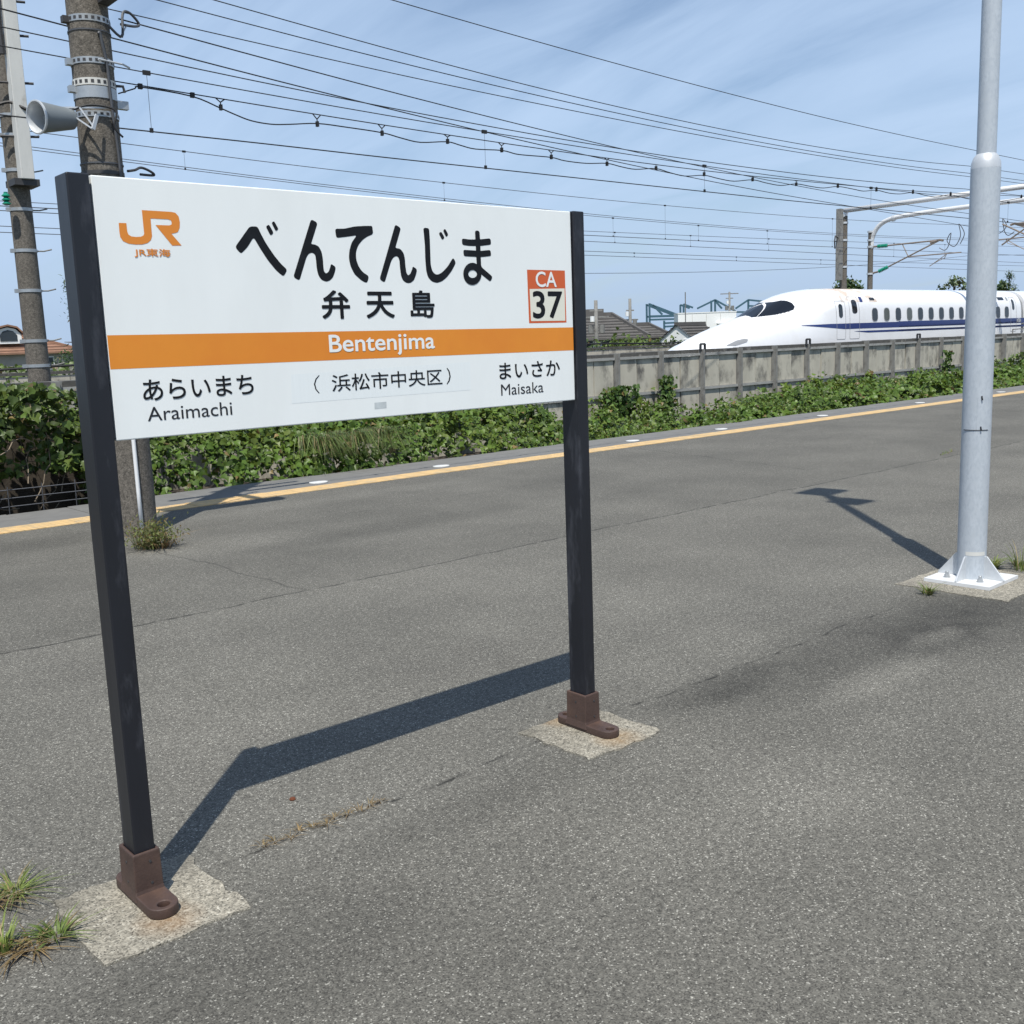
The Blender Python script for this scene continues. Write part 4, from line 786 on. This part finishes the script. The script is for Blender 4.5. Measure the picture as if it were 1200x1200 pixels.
def cantilever(t, s, y0, dz=0):
    P = lambda y, z: (0, s*y+y0, z+1.1+dz)
    def arm(pts, r, n_=8): MB().tube(pts, r, n_).build('cantilever_tube', M_BOXR, t, smooth=SM)
    arm([P(-.15,5.99),P(-.4,5.99)], .05); insul(P(-.4,5.99), P(-1.0,5.98), t)
    arm([P(-1.0,5.98),P(-3.86,5.99)], .04, 8); arm([P(-.15,4.58),P(-.5,4.64)], .05, 8); insul(P(-.5,4.64), P(-1.05,4.85), t)
    arm([P(-1.05,4.85),P(-3.85,5.96)], .04, 8); arm([P(-2.2,5.29),P(-5.07,5.27)], .032, 8); arm([P(-1.85,5.97),P(-2.2,5.29)], .025, 6)
    arm([P(-3.4,5.9),P(-3.9,6.0),P(-4.1,5.95)], .06, 8)
    arm([P(-4.3,5.25),P(-3.4,4.7)], .02, 6); arm([P(-4.3,5.25),P(-4.2,5.05),P(-3.9,4.95),P(-3.4,4.72)], .016, 6)
    j = MB(); j.tube(catmull([P(-3.9,5.6),P(-4.2,5.45),P(-4.4,5.7),P(-4.5,6.3),P(-4.3,5.9),P(-4.7,5.6),P(-5.0,6.1),P(-4.9,6.7),P(-5.2,6.2),P(-5.0,5.7)], 5), .022, 5).build('jumper_cable', M_WIREG, t)
M_BOXR = mat('arm_weathered', (.24,.20,.165), .6, .3, var=.25, vscale=3)
cantilever(m2, 1, 0)
m3 = mast(54.9, 19.6, 7.2, .17, 'near side catenary mast at the right edge with brown cantilever')
cantilever(m3, -1, 0, .55)
for q_ in ([(0,4.5,6.65),(0,2.9,7.65)],[(0,4.5,7.68),(0,2.6,6.65)]): MB().tube(q_, .04, 8).build('brace', M_BOXR, m3)
for ch in list(m3.children): pass
# ================================================================ houses and far things
def xf(o, x, y, rz): o.location = (x,y,-1.12); o.rotation_euler = (0,0,rz); return o
def house(name, label, x, y, rz, w_, d_, eave, ridge, wallm, roofm, hip=0, over=.35, rows=0):
    t = tag(empty(name), label, 'house'); xf(t, x, y, rz); hw, hd = w_/2, d_/2
    wl = MB().box(-hw,hw,-hd,hd,0,eave)
    if not hip:
        for s in (-1,1): wl.add([(s*hw,-hd,eave),(s*hw,hd,eave),(s*hw,0,ridge-.05)], [(0,1,2) if s > 0 else (0,2,1)])
    wl.build('wall', wallm, t)
    o_ = over; rx = hw+o_-hip; sl = (ridge-eave)/hd; ez = eave-o_*sl
    rf = MB(); A = [(-hw-o_,-hd-o_,ez),(hw+o_,-hd-o_,ez),(hw+o_,hd+o_,ez),(-hw-o_,hd+o_,ez)]; B = [(-rx,0,ridge),(rx,0,ridge)]
    V = A+B; F = [(0,1,5,4),(2,3,4,5),(1,2,5),(3,0,4)] if hip else [(0,1,5,4),(2,3,4,5)]
    n = len(V); Vb = [(a,b,c-.14) for a,b,c in V]
    rf.add(V+Vb, F+[tuple(i+n for i in f[::-1]) for f in F]+[(i,(i+n),((i+1)%4+n),(i+1)%4) for i in range(4)][::1])
    r = rf.build('roof', roofm, t)
    rg = MB().box(-rx-.05,rx+.05,-.14,.14,ridge-.06,ridge+.16).build('ridge_cap', roofm, r)
    if hip:
        hc = MB()
        for a, b in ((0,4),(3,4),(1,5),(2,5)): hc.bar(Vector(A[a])+Vector((0,0,.05)), Vector(B[b-4])+Vector((0,0,.05)), .22, .2)
        hc.build('hip_cap', roofm, r)
    for k in range(rows):
        f = (k+.5)/rows
        for s in (-1,1):
            y_ = s*(hd+o_)*(1-f); z_ = ez+(ridge-ez)*f+.02; xx = (hw+o_)-hip*f if hip else rx
            MB().box(-xx+.05, xx-.05, y_-.10, y_+.10, z_-.04, z_+.035).build('tile_course', roofm, r)
    return t
def hwin(t, x, y, z, w_, h_, face='y'):
    if face == 'y': f = MB().box(x-w_/2-.06,x+w_/2+.06,y-.05,y+.04,z-h_/2-.06,z+h_/2+.06).build('window', M_HWHITE, t); MB().box(x-w_/2,x+w_/2,y-.07,y-.052,z-h_/2,z+h_/2).build('pane', M_HGLASS, f)
    else: f = MB().box(x-.05,x+.04,y-w_/2-.06,y+w_/2+.06,z-h_/2-.06,z+h_/2+.06).build('window', M_HWHITE, t); MB().box(x-.07,x-.052,y-w_/2,y+w_/2,z-h_/2,z+h_/2).build('pane', M_HGLASS, f)
h1 = house('tiled_house', 'red tiled hip roof house with arched dormer at far left', 21.2, 84, R(-8), 12.5, 9.5, 3.35, 5.15, M_HWALL, M_RTILE, hip=5, rows=9)
dm = MB(); ax = [(-.85,0),(-.85,.62),(-.5,1.02),(0,1.15),(.5,1.02),(.85,.62),(.85,0)]
dm.ring_loft([[Vector((x+2.0,y,z+3.85)) for x, z in ax] for y in (-4.3,-1.0)]).build('dormer', M_HWHITE, h1)
ax2 = [(a*.66,.18+b*.68) for a, b in ax]; MB().ring_loft([[Vector((x+2.0,y,z+3.85)) for x, z in ax2] for y in (-4.34,-4.25)]).build('dormer_window', M_HGLASS, h1)
ax3 = [(a*1.22,b*1.16) for a, b in ax[1:-1]]; q = ax3+[(a*.98,b-.12) for a, b in ax3[::-1]]
MB().ring_loft([[Vector((x+2.0,y,z+3.87)) for x, z in q] for y in (-4.5,-.6)]).build('dormer_roof', M_RTILE, h1)
hwin(h1, 4.0, -4.76, 2.4, 1.4, .8); hwin(h1, -1.0, -4.76, 2.4, 1.6, .9)
VR = R(-41)
h2 = house('grey_roof_house', 'low house with dark grey tiled hip roof behind the far wall', 53.4, 52.0, VR, 6.4, 5.4, 3.0, 4.35, M_HWALL, M_GTILE, hip=2.2, over=.5, rows=8)
for x in (-2.2,-.6,1.0,2.4): hwin(h2, x, -2.71, 2.1, 1.0, .9)
MB().box(-1.3,.9,-.5,.5,4.2,4.75).build('ridge_box', M_GTILE, h2)
h3 = house('small_grey_roof_house', 'small house with plain grey roof between the poles', 65.4, 58.5, VR, 4.6, 4, 2.9, 3.75, M_HWALL, M_GTILE, hip=1.6, rows=5)
hwin(h3, 0, -2.01, 2.0, 1.2, .9)
h4 = house('white_gable_house', 'white gable house with grey roof left of the train nose', 65.2, 52.6, R(4), 3.6, 4.2, 2.15, 3.58, M_HWHITE, M_GTILE, over=.1, rows=7)
hwin(h4, -1.81, -.9, 2.2, .35, .35, 'x')
MB().box(.9,1.3,-1.5,-1.1,2.5,3.2).build('vent_box', M_HWHITE, h4)
bk = tag(empty('white_block_building', (90.6, 71.1, -1.12), VR), 'white flat roofed block building behind the train nose', 'building')
MB().box(-3.1,3.1,-1.3,1.3,0,5.0).build('wall', M_HWHITE, bk); MB().box(-3.14,3.14,-1.34,1.34,5.002,5.10).build('parapet', M_HWHITE, bk)
MB().box(1.2,3.0,-1.33,-1.302,3.0,3.75).build('opening', M_HDARK, bk); MB().box(1.0,3.3,-1.75,-1.303,3.80,3.92).build('canopy', M_HWHITE, bk)
for k in range(1,4): MB().box(-3.1+k*1.5,-3.1+k*1.5+.025,-1.315,-1.302,.1,4.9).build('panel_joint', M_HWALL, bk)
def frame(label, px0, D, loc, segs, rr=.12):
    t = tag(empty('steel_frame', (*loc,-1.12), VR), label, 'steel frame')
    q = lambda p: ((p[0]-px0)*D/1213, 1.55+(423-.0365*p[0]-p[1])*D/1213+1.12)
    for k, (a, b) in enumerate(segs):
        a = q(a) if a[1] < 900 else (q((a[0],380))[0], 0); b = q(b)
        MB().bar((a[0],0,a[1]),(b[0],0,b[1]),rr).build('bar', M_TEAL, t)
        if k < 3: MB().bar((a[0],2.5,a[1]),(b[0],2.5,b[1]),rr).build('bar', M_TEAL, t)
    return t
frame('blue green steel frame with sloping brace left of white building', 760, 125, (96.84,84.47), [((761,999),(761,356)),((761,371),(796,370)),((761,357),(793,369)),((761,375),(796,374)),((765,358),(776,369)),((778,999),(778,376)),((778,379),(796,378)),((778,383),(796,382)),((796,999),(796,370)),((761,380),(761,388))], .22)
frame('dark steel roof frame with peaked braces above white building', 838, 135, (111.14,85.53), [((801,999),(801,357)),((838,999),(838,352)),((801,357),(812,361)),((817,362),(838,352)),((838,352),(862,365)),((838,353),(846,362)),((862,362),(877,352)),((877,999),(877,352)),((877,352),(897,354)),((877,359),(897,359)),((862,366),(880,366)),((895,999),(895,353))], .22)
def upole(label, x, y, top, arms):
    t = tag(empty('utility_pole', (x,y,-1.12), VR), label, 'utility pole', 'distant utility poles')
    MB().lathe([(.15,0),(.11,top+1.12)], n=10).build('shaft', M_WALLF, t, smooth=True)
    for z, l in arms: MB().box(-l,l,-.05,.05,z+1.07,z+1.17).build('cross_arm', M_WALLF, t)
    for s in (-1,1): MB().lathe([(.0,0),(.17,.02),(.17,.5),(.0,.52)], (s*.34,-.05,top-.9), 10).build('transformer', M_WALLF, t, smooth=SM)
    MB().lathe([(.0,0),(.14,.02),(.14,.35),(.0,.36)], (-.25,-.2,top-.2), 10).build('street_light', M_HWHITE, t, smooth=SM)
    return t
upole('utility pole with white lamp in front of the grey roofed house', 47.16, 45.43, 3.92, ((2.9,.8),(3.3,.4)))
upole('utility pole standing between the grey roofs', 59.42, 53.68, 4.47, ((2.9,.6),(3.6,.3)))
upole('utility pole above the white block building', 96.0, 71.9, 6.2, ((6.0,1.0),(5.5,.4)))
tag(MB().bar((0,0,0),(0,0,6.2),.06).build('antenna_mast', M_WALLF, None, loc=(68.21,55.52,-1.1)), 'thin mast in front of the white block building', 'mast')

# ================================================================ vegetation
def leafmesh(name, pos, nor, size, col, shape='ivy', m=M_LEAF, parent=None):
    """one mesh of single leaves; every leaf is folded along its midrib"""
    n = len(pos)
    if shape == 'ivy': T = np.array([(0,-.40,0),(-.40,-.36,.10),(-.52,-.02,.16),(-.20,.26,.06),(0,.66,-.08),(.20,.26,.06),(.52,-.02,.16),(.40,-.36,.10)]); FT = [(0,1,2),(0,2,3),(0,3,4),(0,4,5),(0,5,6),(0,6,7)]
    else: T = np.array([(0,-.5,0),(-.16,0,.05),(0,.6,-.05),(.16,0,.05)]); FT = [(0,1,2),(0,2,3)]
    nor = nor/np.linalg.norm(nor,axis=1,keepdims=True)
    a = rng.normal(size=(n,3)); a -= (a*nor).sum(1,keepdims=True)*nor; a /= np.linalg.norm(a,axis=1,keepdims=True)
    # leaf tips hang downwards
    dn = np.array([0,0,-1.])-nor*(nor@np.array([0,0,-1.]))[:,None]; a = a*.75+dn; a /= np.linalg.norm(a,axis=1,keepdims=True)+1e-9
    b = np.cross(a,nor); k = len(T)
    V = pos[:,None,:]+size[:,None,None]*(T[None,:,0,None]*b[:,None,:]+T[None,:,1,None]*a[:,None,:]+T[None,:,2,None]*nor[:,None,:])
    V = V.reshape(-1,3); F = (np.arange(n)[:,None,None]*k+np.array(FT)[None]).reshape(-1,3)
    me = bpy.data.meshes.new(name); me.vertices.add(len(V)); me.vertices.foreach_set('co', V.ravel())
    me.loops.add(F.size); me.loops.foreach_set('vertex_index', F.ravel()); me.polygons.add(len(F))
    me.polygons.foreach_set('loop_start', np.arange(len(F))*3); me.polygons.foreach_set('loop_total', np.full(len(F),3))
    me.update(calc_edges=True); me.validate()
    ca = me.color_attributes.new('Col','FLOAT_COLOR','POINT'); C = np.ones((len(V),4)); C[:,:3] = np.repeat(col,k,0); ca.data.foreach_set('color', C.ravel())
    me.materials.append(m); return link_mesh(name, me, None, parent)
def greens(n, base=(.060,.115,.022), var=.35, dry=.03):
    c = np.array(base)[None]*(1+rng.uniform(-var,var,(n,1)))
    y = rng.random((n,1)); c = c*(1-.5*(y>.8))+np.array((.13,.17,.035))[None]*(.5*(y>.8))
    d = rng.random((n,1)) < dry; c = np.where(d, np.array((.20,.15,.06))[None]*rng.uniform(.5,1.1,(n,1)), c); return np.clip(c,.004,.5)
def vnoise(x, y, s, seed):
    def h(i, j): v = np.sin(i*127.1+j*311.7+seed*74.7)*43758.5453; return v-np.floor(v)
    x = x*s; y = y*s; i = np.floor(x); j = np.floor(y); u = x-i; v = y-j; u = u*u*(3-2*u); v = v*v*(3-2*v)
    return (h(i,j)*(1-u)+h(i+1,j)*u)*(1-v)+(h(i,j+1)*(1-u)+h(i+1,j+1)*u)*v
H13x = [-6,3.7,4.7,5.2,6.0,7.0,8.0,9.2,10.3,11.4,12.3,13.0,13.6,14.0,14.5,15.2,15.9,16.9,17.8,18.8,20.6,22.4,24.4,26.7,31.4,60]
H13z = [v-.20 if i > 10 else v for i, v in enumerate([1.15,1.15,1.0,.72,.66,.62,.60,.56,.50,.43,.10,.06,.20,.36,.12,.10,-.02,.10,.20,.34,.45,.38,.40,.43,.38,.38])]
H16x = [-6,4.6,6.0,7.4,11.3,14.1,15.1,16.3,16.9,17.2,17.5,17.9,18.4,18.7,19.0,19.5,20.8,21.9,23.2,25.4,27.6,30,32.8,36.2,36.7,37.1,37.5,38.6,70]
H16z = [v-.27 if i > 5 else v for i, v in enumerate([1.18,1.18,.60,.5,.30,.18,-.25,-.16,.10,.36,.15,-.11,.0,.36,.05,-.33,-.11,.03,.22,.39,.24,.27,.31,.22,.70,.70,.25,.26,.26])]
def HH(X, Y):
    f = np.interp(X,H13x,H13z); b = np.interp(X,H16x,H16z); t = np.clip((Y-13.6)/1.8,0,1); h = f*(1-t)+b*t
    lump = (vnoise(X,Y,1.3,1)-.5)*.62+(vnoise(X,Y,2.7,2)-.5)*.42+(vnoise(X,Y,7,8)-.5)*.14
    fr = np.clip((Y-11.35)/1.1,0,1); fr = fr**.6
    base = -.10+(vnoise(X,Y,1.7,5)-.5)*.22
    return base*(1-fr)+(h+lump*.75-.05)*fr
def hedge(n, xr, size, name, label, base, dry, thick=.5):
    X = xr[0]+(xr[1]-xr[0])*rng.random(n)**1.25; Y = 11.22+rng.random(n)**1.5*5.5
    H = HH(X,Y); dep = np.abs(rng.normal(size=n))*thick*.33
    clump = vnoise(X,Y,4.5,9); keep = rng.random(n) < np.clip((clump-.30)*2.4,.04,1)
    X, Y, H, dep = X[keep], Y[keep], H[keep], dep[keep]; n = len(X)
    e = .12; gx = (HH(X+e,Y)-HH(X-e,Y))/(2*e); gy = (HH(X,Y+e)-HH(X,Y-e))/(2*e)
    nor = np.stack([-gx,-gy,np.ones(n)],1); nor /= np.linalg.norm(nor,axis=1,keepdims=True)
    pos = np.stack([X,Y,H],1)-nor*dep[:,None]; pos[:,2] += rng.normal(size=n)*.02
    nor = nor+rng.normal(size=(n,3))*.55+np.array([-.10,-.30,.20])
    return pos, nor
pos, nor = hedge(150000, (4.3, 48), 1, '', '', 0, 0)
far = np.clip((pos[:,0]-5)/25,0,1)
patchy = vnoise(pos[:,0],pos[:,1],.9,31); sz = (.080+.045*far)*rng.uniform(.55,1.35,len(pos))*(.62+.55*patchy)
cols = greens(len(pos), (.074,.128,.020), .5, .02); k_ = np.clip((vnoise(pos[:,0],pos[:,1],1.4,37)-.35)*2,0,1)[:,None]; cols = cols*(1-.40*k_)+cols*np.array((1.35,1.12,.9))*(.40*k_)+0
hg = leafmesh('vine_thicket', pos, nor, sz, cols); tag(hg, 'dense green vine thicket along the platform edge before the wall', 'vines', kind='stuff')
# upright twiggy growth on top of the thicket
n = 9000; X = 5+40*rng.random(n)**1.2; Y = 12+4.4*rng.random(n); H = HH(X,Y); s_ = vnoise(X,Y,6,3) > .62; X,Y,H = X[s_],Y[s_],H[s_]; n = len(X)
pos = np.stack([X,Y,H+np.abs(rng.normal(size=n))*.09],1); nor = rng.normal(size=(n,3))*.7+np.array([-.2,-.5,.5])
up = leafmesh('climbing_shoots', pos, nor, .075*rng.uniform(.5,1.3,n), greens(n,(.075,.135,.026),.4,.03)); tag(up, 'young leafy shoots rising out of the vine thicket', 'vines', kind='stuff')
# vine clumps climbing wall posts
def climb(x, z1, n, label, wd=.16):
    z = -.3+(z1+.3)*rng.random(n); pos = np.stack([x+rng.normal(size=n)*wd*(1.2-.5*(z-z.min())/(z.max()-z.min())), WY-.28+rng.normal(size=n)*.07, z],1)
    nor = rng.normal(size=(n,3))*.5+np.array([-.2,-1,.35])
    return tag(leafmesh('climbing_vine', pos, nor, .11*rng.uniform(.5,1.3,n), greens(n,(.052,.10,.02),.4,.03)), label, 'vine', 'vines climbing the wall posts')
climb(18.10,.42,420,'broad vine clump climbing the wall right of the sign post',.36); climb(19.82,.60,300,'tall narrow vine on the wall post left of the train nose',.15)
climb(34.3,.75,160,'thin vine on a wall post below the train windows',.12); climb(41.1,1.25,420,'dark vine climbing the wall post right of the lamp post',.14)
# left curtain of vines on wire fence
n = 24000; X = -4+8.9*rng.random(n); Z = -.15+1.45*rng.random(n)**.8; cl = vnoise(X,Z*1.3,2.3,11)*.6+vnoise(X,Z,5,12)*.4
Y = 12.55+rng.normal(size=n)*.13-cl*.75; keep = (rng.random(n) < np.clip((cl-.28)*3.2,.04,1)) & ~((X > 3.0) & (X < 4.1) & (Z < .28)) & (Z < 1.02+.3*vnoise(X,X*0,2.5,4))
X,Y,Z = X[keep],Y[keep],Z[keep]; n = len(X); nor = rng.normal(size=(n,3))*.6+np.array([-.15,-.7,.65])
lv = leafmesh('vine_curtain', np.stack([X,Y,Z],1), nor, .085*rng.uniform(.45,1.4,n), greens(n,(.066,.108,.022),.5,.05)); tag(lv, 'tall curtain of broad leaved vines at the left edge', 'vines', kind='stuff')
st = MB()
for k in range(110):
    x = random.uniform(-1,4.8); z = random.uniform(-.2,.9); y = random.uniform(12.1,12.6); p = [Vector((x,y,z))]; d = Vector((random.uniform(-1,1),random.uniform(-.3,.1),random.uniform(-.6,1.2))).normalized()
    for i in range(7): d = (d+Vector((random.uniform(-.6,.6),random.uniform(-.25,.25),random.uniform(-.6,.5)))).normalized(); p.append(p[-1]+d*.13)
    st.tube(p, random.uniform(.003,.007), 4, False)
tag(st.build('dry_vine_stems', M_STEM), 'tangle of dry grey vine stems behind the left sign post', 'stems', kind='stuff')
bk_ = tag(MB().box(-5,5.0,12.75,12.80,-1.0,.90).build('dark_backing', M_SOIL), 'dark backing board added for the shaded gaps behind the vine curtain', 'backing')  # thin upright board, dark colour stands in for shade between the leaves
fe = tag(empty('wire_fence', (3.5,11.75,-.75)), 'low rusty wire fence under the vines at left', 'fence')
for z in (.66,.75,.84,.93): MB().tube([(-6,0,z),(-.3,.02,z+.01),(.9,0,z)], .006, 5).build('wire', M_WIREG, fe)
for x in (-.35,.0,.35,.7): MB().tube([(x,0,.5),(x+.01,.01,.98)], .005, 5).build('wire', M_WIREG, fe)
MB().box(-.55,-.47,-.04,.04,0,1.0).build('post', M_WALLF, fe)

def blades(name, spots, label, cat='weed', m=M_GRASS, group=None, loc=None):
    """spots: (x, y, z, count, height, width, spread, colour, droop)"""
    V = []; F = []; C = []; lx = loc or spots[0][:3]
    for (x,y,z,n,h,wd,sp_,col,dr) in spots:
        for i in range(n):
            a = random.uniform(0,6.283) if dr < 1 else random.gauss(-.9,.6); r_ = sp_*.3*math.sqrt(random.random()); hh = h*random.uniform(.45,1.1); ln = sp_*random.uniform(.2,1.3)*hh/h
            b0 = Vector((x+r_*math.cos(a)-lx[0], y+r_*math.sin(a)-lx[1], z-lx[2])); d = Vector((math.cos(a+random.uniform(-.5,.5)), math.sin(a+random.uniform(-.5,.5)), 0)); s = Vector((-d.y,d.x,0))*wd*random.uniform(.6,1.2)
            o = len(V); f_ = random.uniform(.6,1.35); c = [q*f_ for q in col]
            if random.random() < .18: c = [.27*f_,.215*f_,.105*f_]
            for k, t in enumerate((0,.3,.6,.85)):
                p = b0+d*ln*t**1.6+Vector((0,0,hh*(t-dr*t**2.5))); wv = (1,.95,.7,.35)[k]; V += [p-s*wv, p+s*wv]; C += [c,c]
            V.append(b0+d*ln*1.05+Vector((0,0,hh*(1-dr)))); C.append(c)
            F += [(o,o+1,o+3,o+2),(o+2,o+3,o+5,o+4),(o+4,o+5,o+7,o+6),(o+6,o+7,o+8)]
    me = bpy.data.meshes.new(name); me.from_pydata([tuple(v) for v in V],[],F); me.update()
    ca = me.color_attributes.new('Col','FLOAT_COLOR','POINT'); A = np.ones((len(V),4)); A[:,:3] = C; ca.data.foreach_set('color', A.ravel()); me.materials.append(m)
    o = link_mesh(name, me, None, None, lx); return tag(o, label, cat, group)
G1 = (.17,.22,.055); G2 = (.12,.17,.04); DRY = (.24,.17,.075)
blades('grass_tuft', [(.735,3.13,0,90,.065,.0026,.13,G1,.55),(.66,3.10,0,60,.07,.0025,.13,DRY,.6)], 'grass tuft in the asphalt left of the sign foot')
blades('grass_tuft', [(.745,2.80,0,64,.06,.003,.11,G2,.5),(.68,2.79,0,45,.05,.0025,.12,DRY,.6)], 'grass tuft growing at the corner of the left concrete pad')
blades('grass_tuft', [(.618,2.83,0,64,.09,.003,.08,G1,.35),(.63,2.80,0,30,.05,.0025,.12,DRY,.6)], 'upright grass tuft at the left edge of the picture')
blades('pole_weed', [(3.24,8.20,0,120,.20,.004,.24,(.12,.165,.045),.3),(3.30,8.15,0,60,.16,.0045,.28,DRY,.4),(3.18,8.25,0,30,.34,.003,.20,(.11,.15,.035),.2)], 'brown and green weed clump at the foot of the concrete pole')
n = 900; P = rng.normal(size=(n,3))*np.array((.10,.08,.055))+np.array((3.26,8.17,.12)); P[:,2] = np.abs(P[:,2]-.02)+.02
pw = bpy.data.objects['pole_weed']; c_ = greens(n,(.125,.145,.045),.45,.30); lf = leafmesh('leaves', P-np.array(pw.location), rng.normal(size=P.shape)*.7+np.array((-.2,-.3,.6)), rng.uniform(.02,.045,n), c_, 'needle', M_GRASS, pw)
blades('grass_tuft', [(5.72,2.86,0,60,.09,.0035,.10,G2,.4)], 'small grass tuft at the left corner of the lamp post pad')
blades('grass_tuft', [(6.60,2.88,0,90,.12,.0045,.12,G1,.4),(6.78,2.80,0,30,.10,.004,.12,G2,.4)], 'low grass tuft right of the lamp post base')
blades('foxtail_grass', [(6.66,2.72,0,34,.26,.0035,.14,G1,.3)], 'tall seeding grass at the right edge beside the lamp post')
blades('dry_seam_grass', [(1.40+.045*k,2.858+random.uniform(-.015,.015),0,16,.03,.0016,.05,DRY,.6) for k in range(11)], 'dry brown grass growing along the asphalt seam by the left pad')
blades('grass_tuft', [(12.25+.12*k,6.0+.02*k,0,6,.07,.004,.10,G2,.5) for k in range(4)], 'sparse weed in the asphalt seam left of the lamp post')
tg = []
for k in range(9): tg.append((6.7+.16*k+random.uniform(-.1,.1), 11.75+random.uniform(-.2,.2), .34, 80, .62, .0055, .50, (.135,.19,.055), 1.35))
blades('tall_grass', tg, 'arching tall grass clump hanging over the hedge below the sign', 'grass')
# trees far behind
def crown_tree(name, label, x, y, z0, h, rad, n, col, conif=False, cat='tree'):
    t = tag(empty(name, (x,y,-1.12)), label, cat)
    tr2 = MB().tube(catmull([(0,0,0),(.1,.05,h*.4),(0,.1,h*.72),(.05,0,h)],4), [.22*(1-i/13*.9) for i in range(13)], 8)
    for k in range(9):
        a = k*2.4; zz = z0+(h-z0)*(.1+.08*k); l = rad*(.8 if not conif else .95*(1-(zz-z0)/(h-z0)*.8)); tr2.tube([(0,0,zz),(l*.5*math.cos(a),l*.5*math.sin(a),zz+l*.22),(l*math.cos(a),l*math.sin(a),zz+l*.25)], [.06,.04,.015], 5)
    tr2.build('trunk', M_BARK, t, smooth=True)
    P = []
    nb = max(8, n//90)
    for k in range(nb):
        a = rng.random()*6.283; f = rng.random(); zz = z0+(h-z0)*f; rr_ = rad*(math.sqrt(max(.02,1-(2*f-.9)**2)) if not conif else (1-f)*.95+.08)*(.35+.65*rng.random()); c = np.array((rr_*math.cos(a),rr_*math.sin(a),zz))
        P.append(c+rng.normal(size=(n//nb,3))*np.array((rad*.17,rad*.17,(h-z0)*(.05 if conif else .075))))
    P = np.concatenate(P); nor = rng.normal(size=P.shape)*.6+np.array((-.2,-.3,.7))
    o = leafmesh('crown', P, nor, rng.uniform(.12,.30,len(P))*(1 if conif else 1.1), greens(len(P),col,.4,.02), 'needle' if conif else 'ivy', M_NEEDLE, t); return t
crown_tree('pine_tree', 'dark pine tree half hidden by the left sign post', 21.1, 60, 2.2, 8.2, 1.5, 2200, (.03,.062,.022), True)
crown_tree('garden_tree', 'rounded dark tree top above the train behind the first mast', 75, 45, 3.2, 6.3, 1.9, 1800, (.038,.07,.022))
crown_tree('garden_tree', 'pale green tree top above the train left of the lamp post', 93.2, 45, 3.2, 6.75, 2.0, 1500, (.07,.10,.05))
crown_tree('garden_tree', 'leaning dark tree top above the train at the right edge', 105.2, 45.3, 3.4, 7.4, 1.1, 1300, (.035,.065,.025), True)
crown_tree('garden_tree', 'bushy dark tree top right of the lamp post', 101.8, 44.6, 3.2, 6.35, 1.0, 900, (.035,.065,.025))
for x, y, s, lb in ((42.13,41.19,.8,'low bush beside the lamp bearing utility pole'),(43.43,40.12,1.0,'light green bush in front of the grey roofed house'),(44.62,39.2,1.15,'yellow green bush right of the grey roofed house'),(46.3,38.2,.9,'dark bush in front of the white gable house')):
    t = tag(empty('garden_bush', (x,y,-1.12)), lb, 'bush'); P = rng.normal(size=(900,3))*np.array((s*.55,.5,.36))+np.array((0,0,1.55 if s < 1 else 1.85)); leafmesh('foliage', P, rng.normal(size=P.shape)*.6+np.array((-.2,-.4,.6)), rng.uniform(.12,.26,900), greens(900,(.085,.13,.03) if s > .95 else (.045,.08,.02),.4,.05), 'ivy', M_LEAF, t)
    MB().tube([(0,0,0),(.05,0,.9),(0,.05,1.9)], [.1,.07,.03], 6).build('stem', M_BARK, t)
n = 4200; X = -3+34*rng.random(n); P = np.stack([X, 40+rng.normal(size=n)*1.2, -.6+1.85*rng.random(n)+.40*vnoise(X,X*0,.5,21)],1)
tag(leafmesh('far_hedge', P, rng.normal(size=P.shape)*.6+np.array((-.2,-.5,.6)), rng.uniform(.14,.30,n), greens(n,(.075,.115,.026),.4,.03)), 'sunlit hedge below the red tiled house at left', 'hedge', kind='stuff')
for nm in ('debris_leaf',):
    tag(MB().lathe([(.0,0),(.012,.003),(.009,.008),(.0,.010)], (0,0,0), 7).build('pebble', M_RUST, None, loc=(1.64,3.10,0)), 'small reddish brown pebble on the asphalt left of the sign shadow', 'pebble')
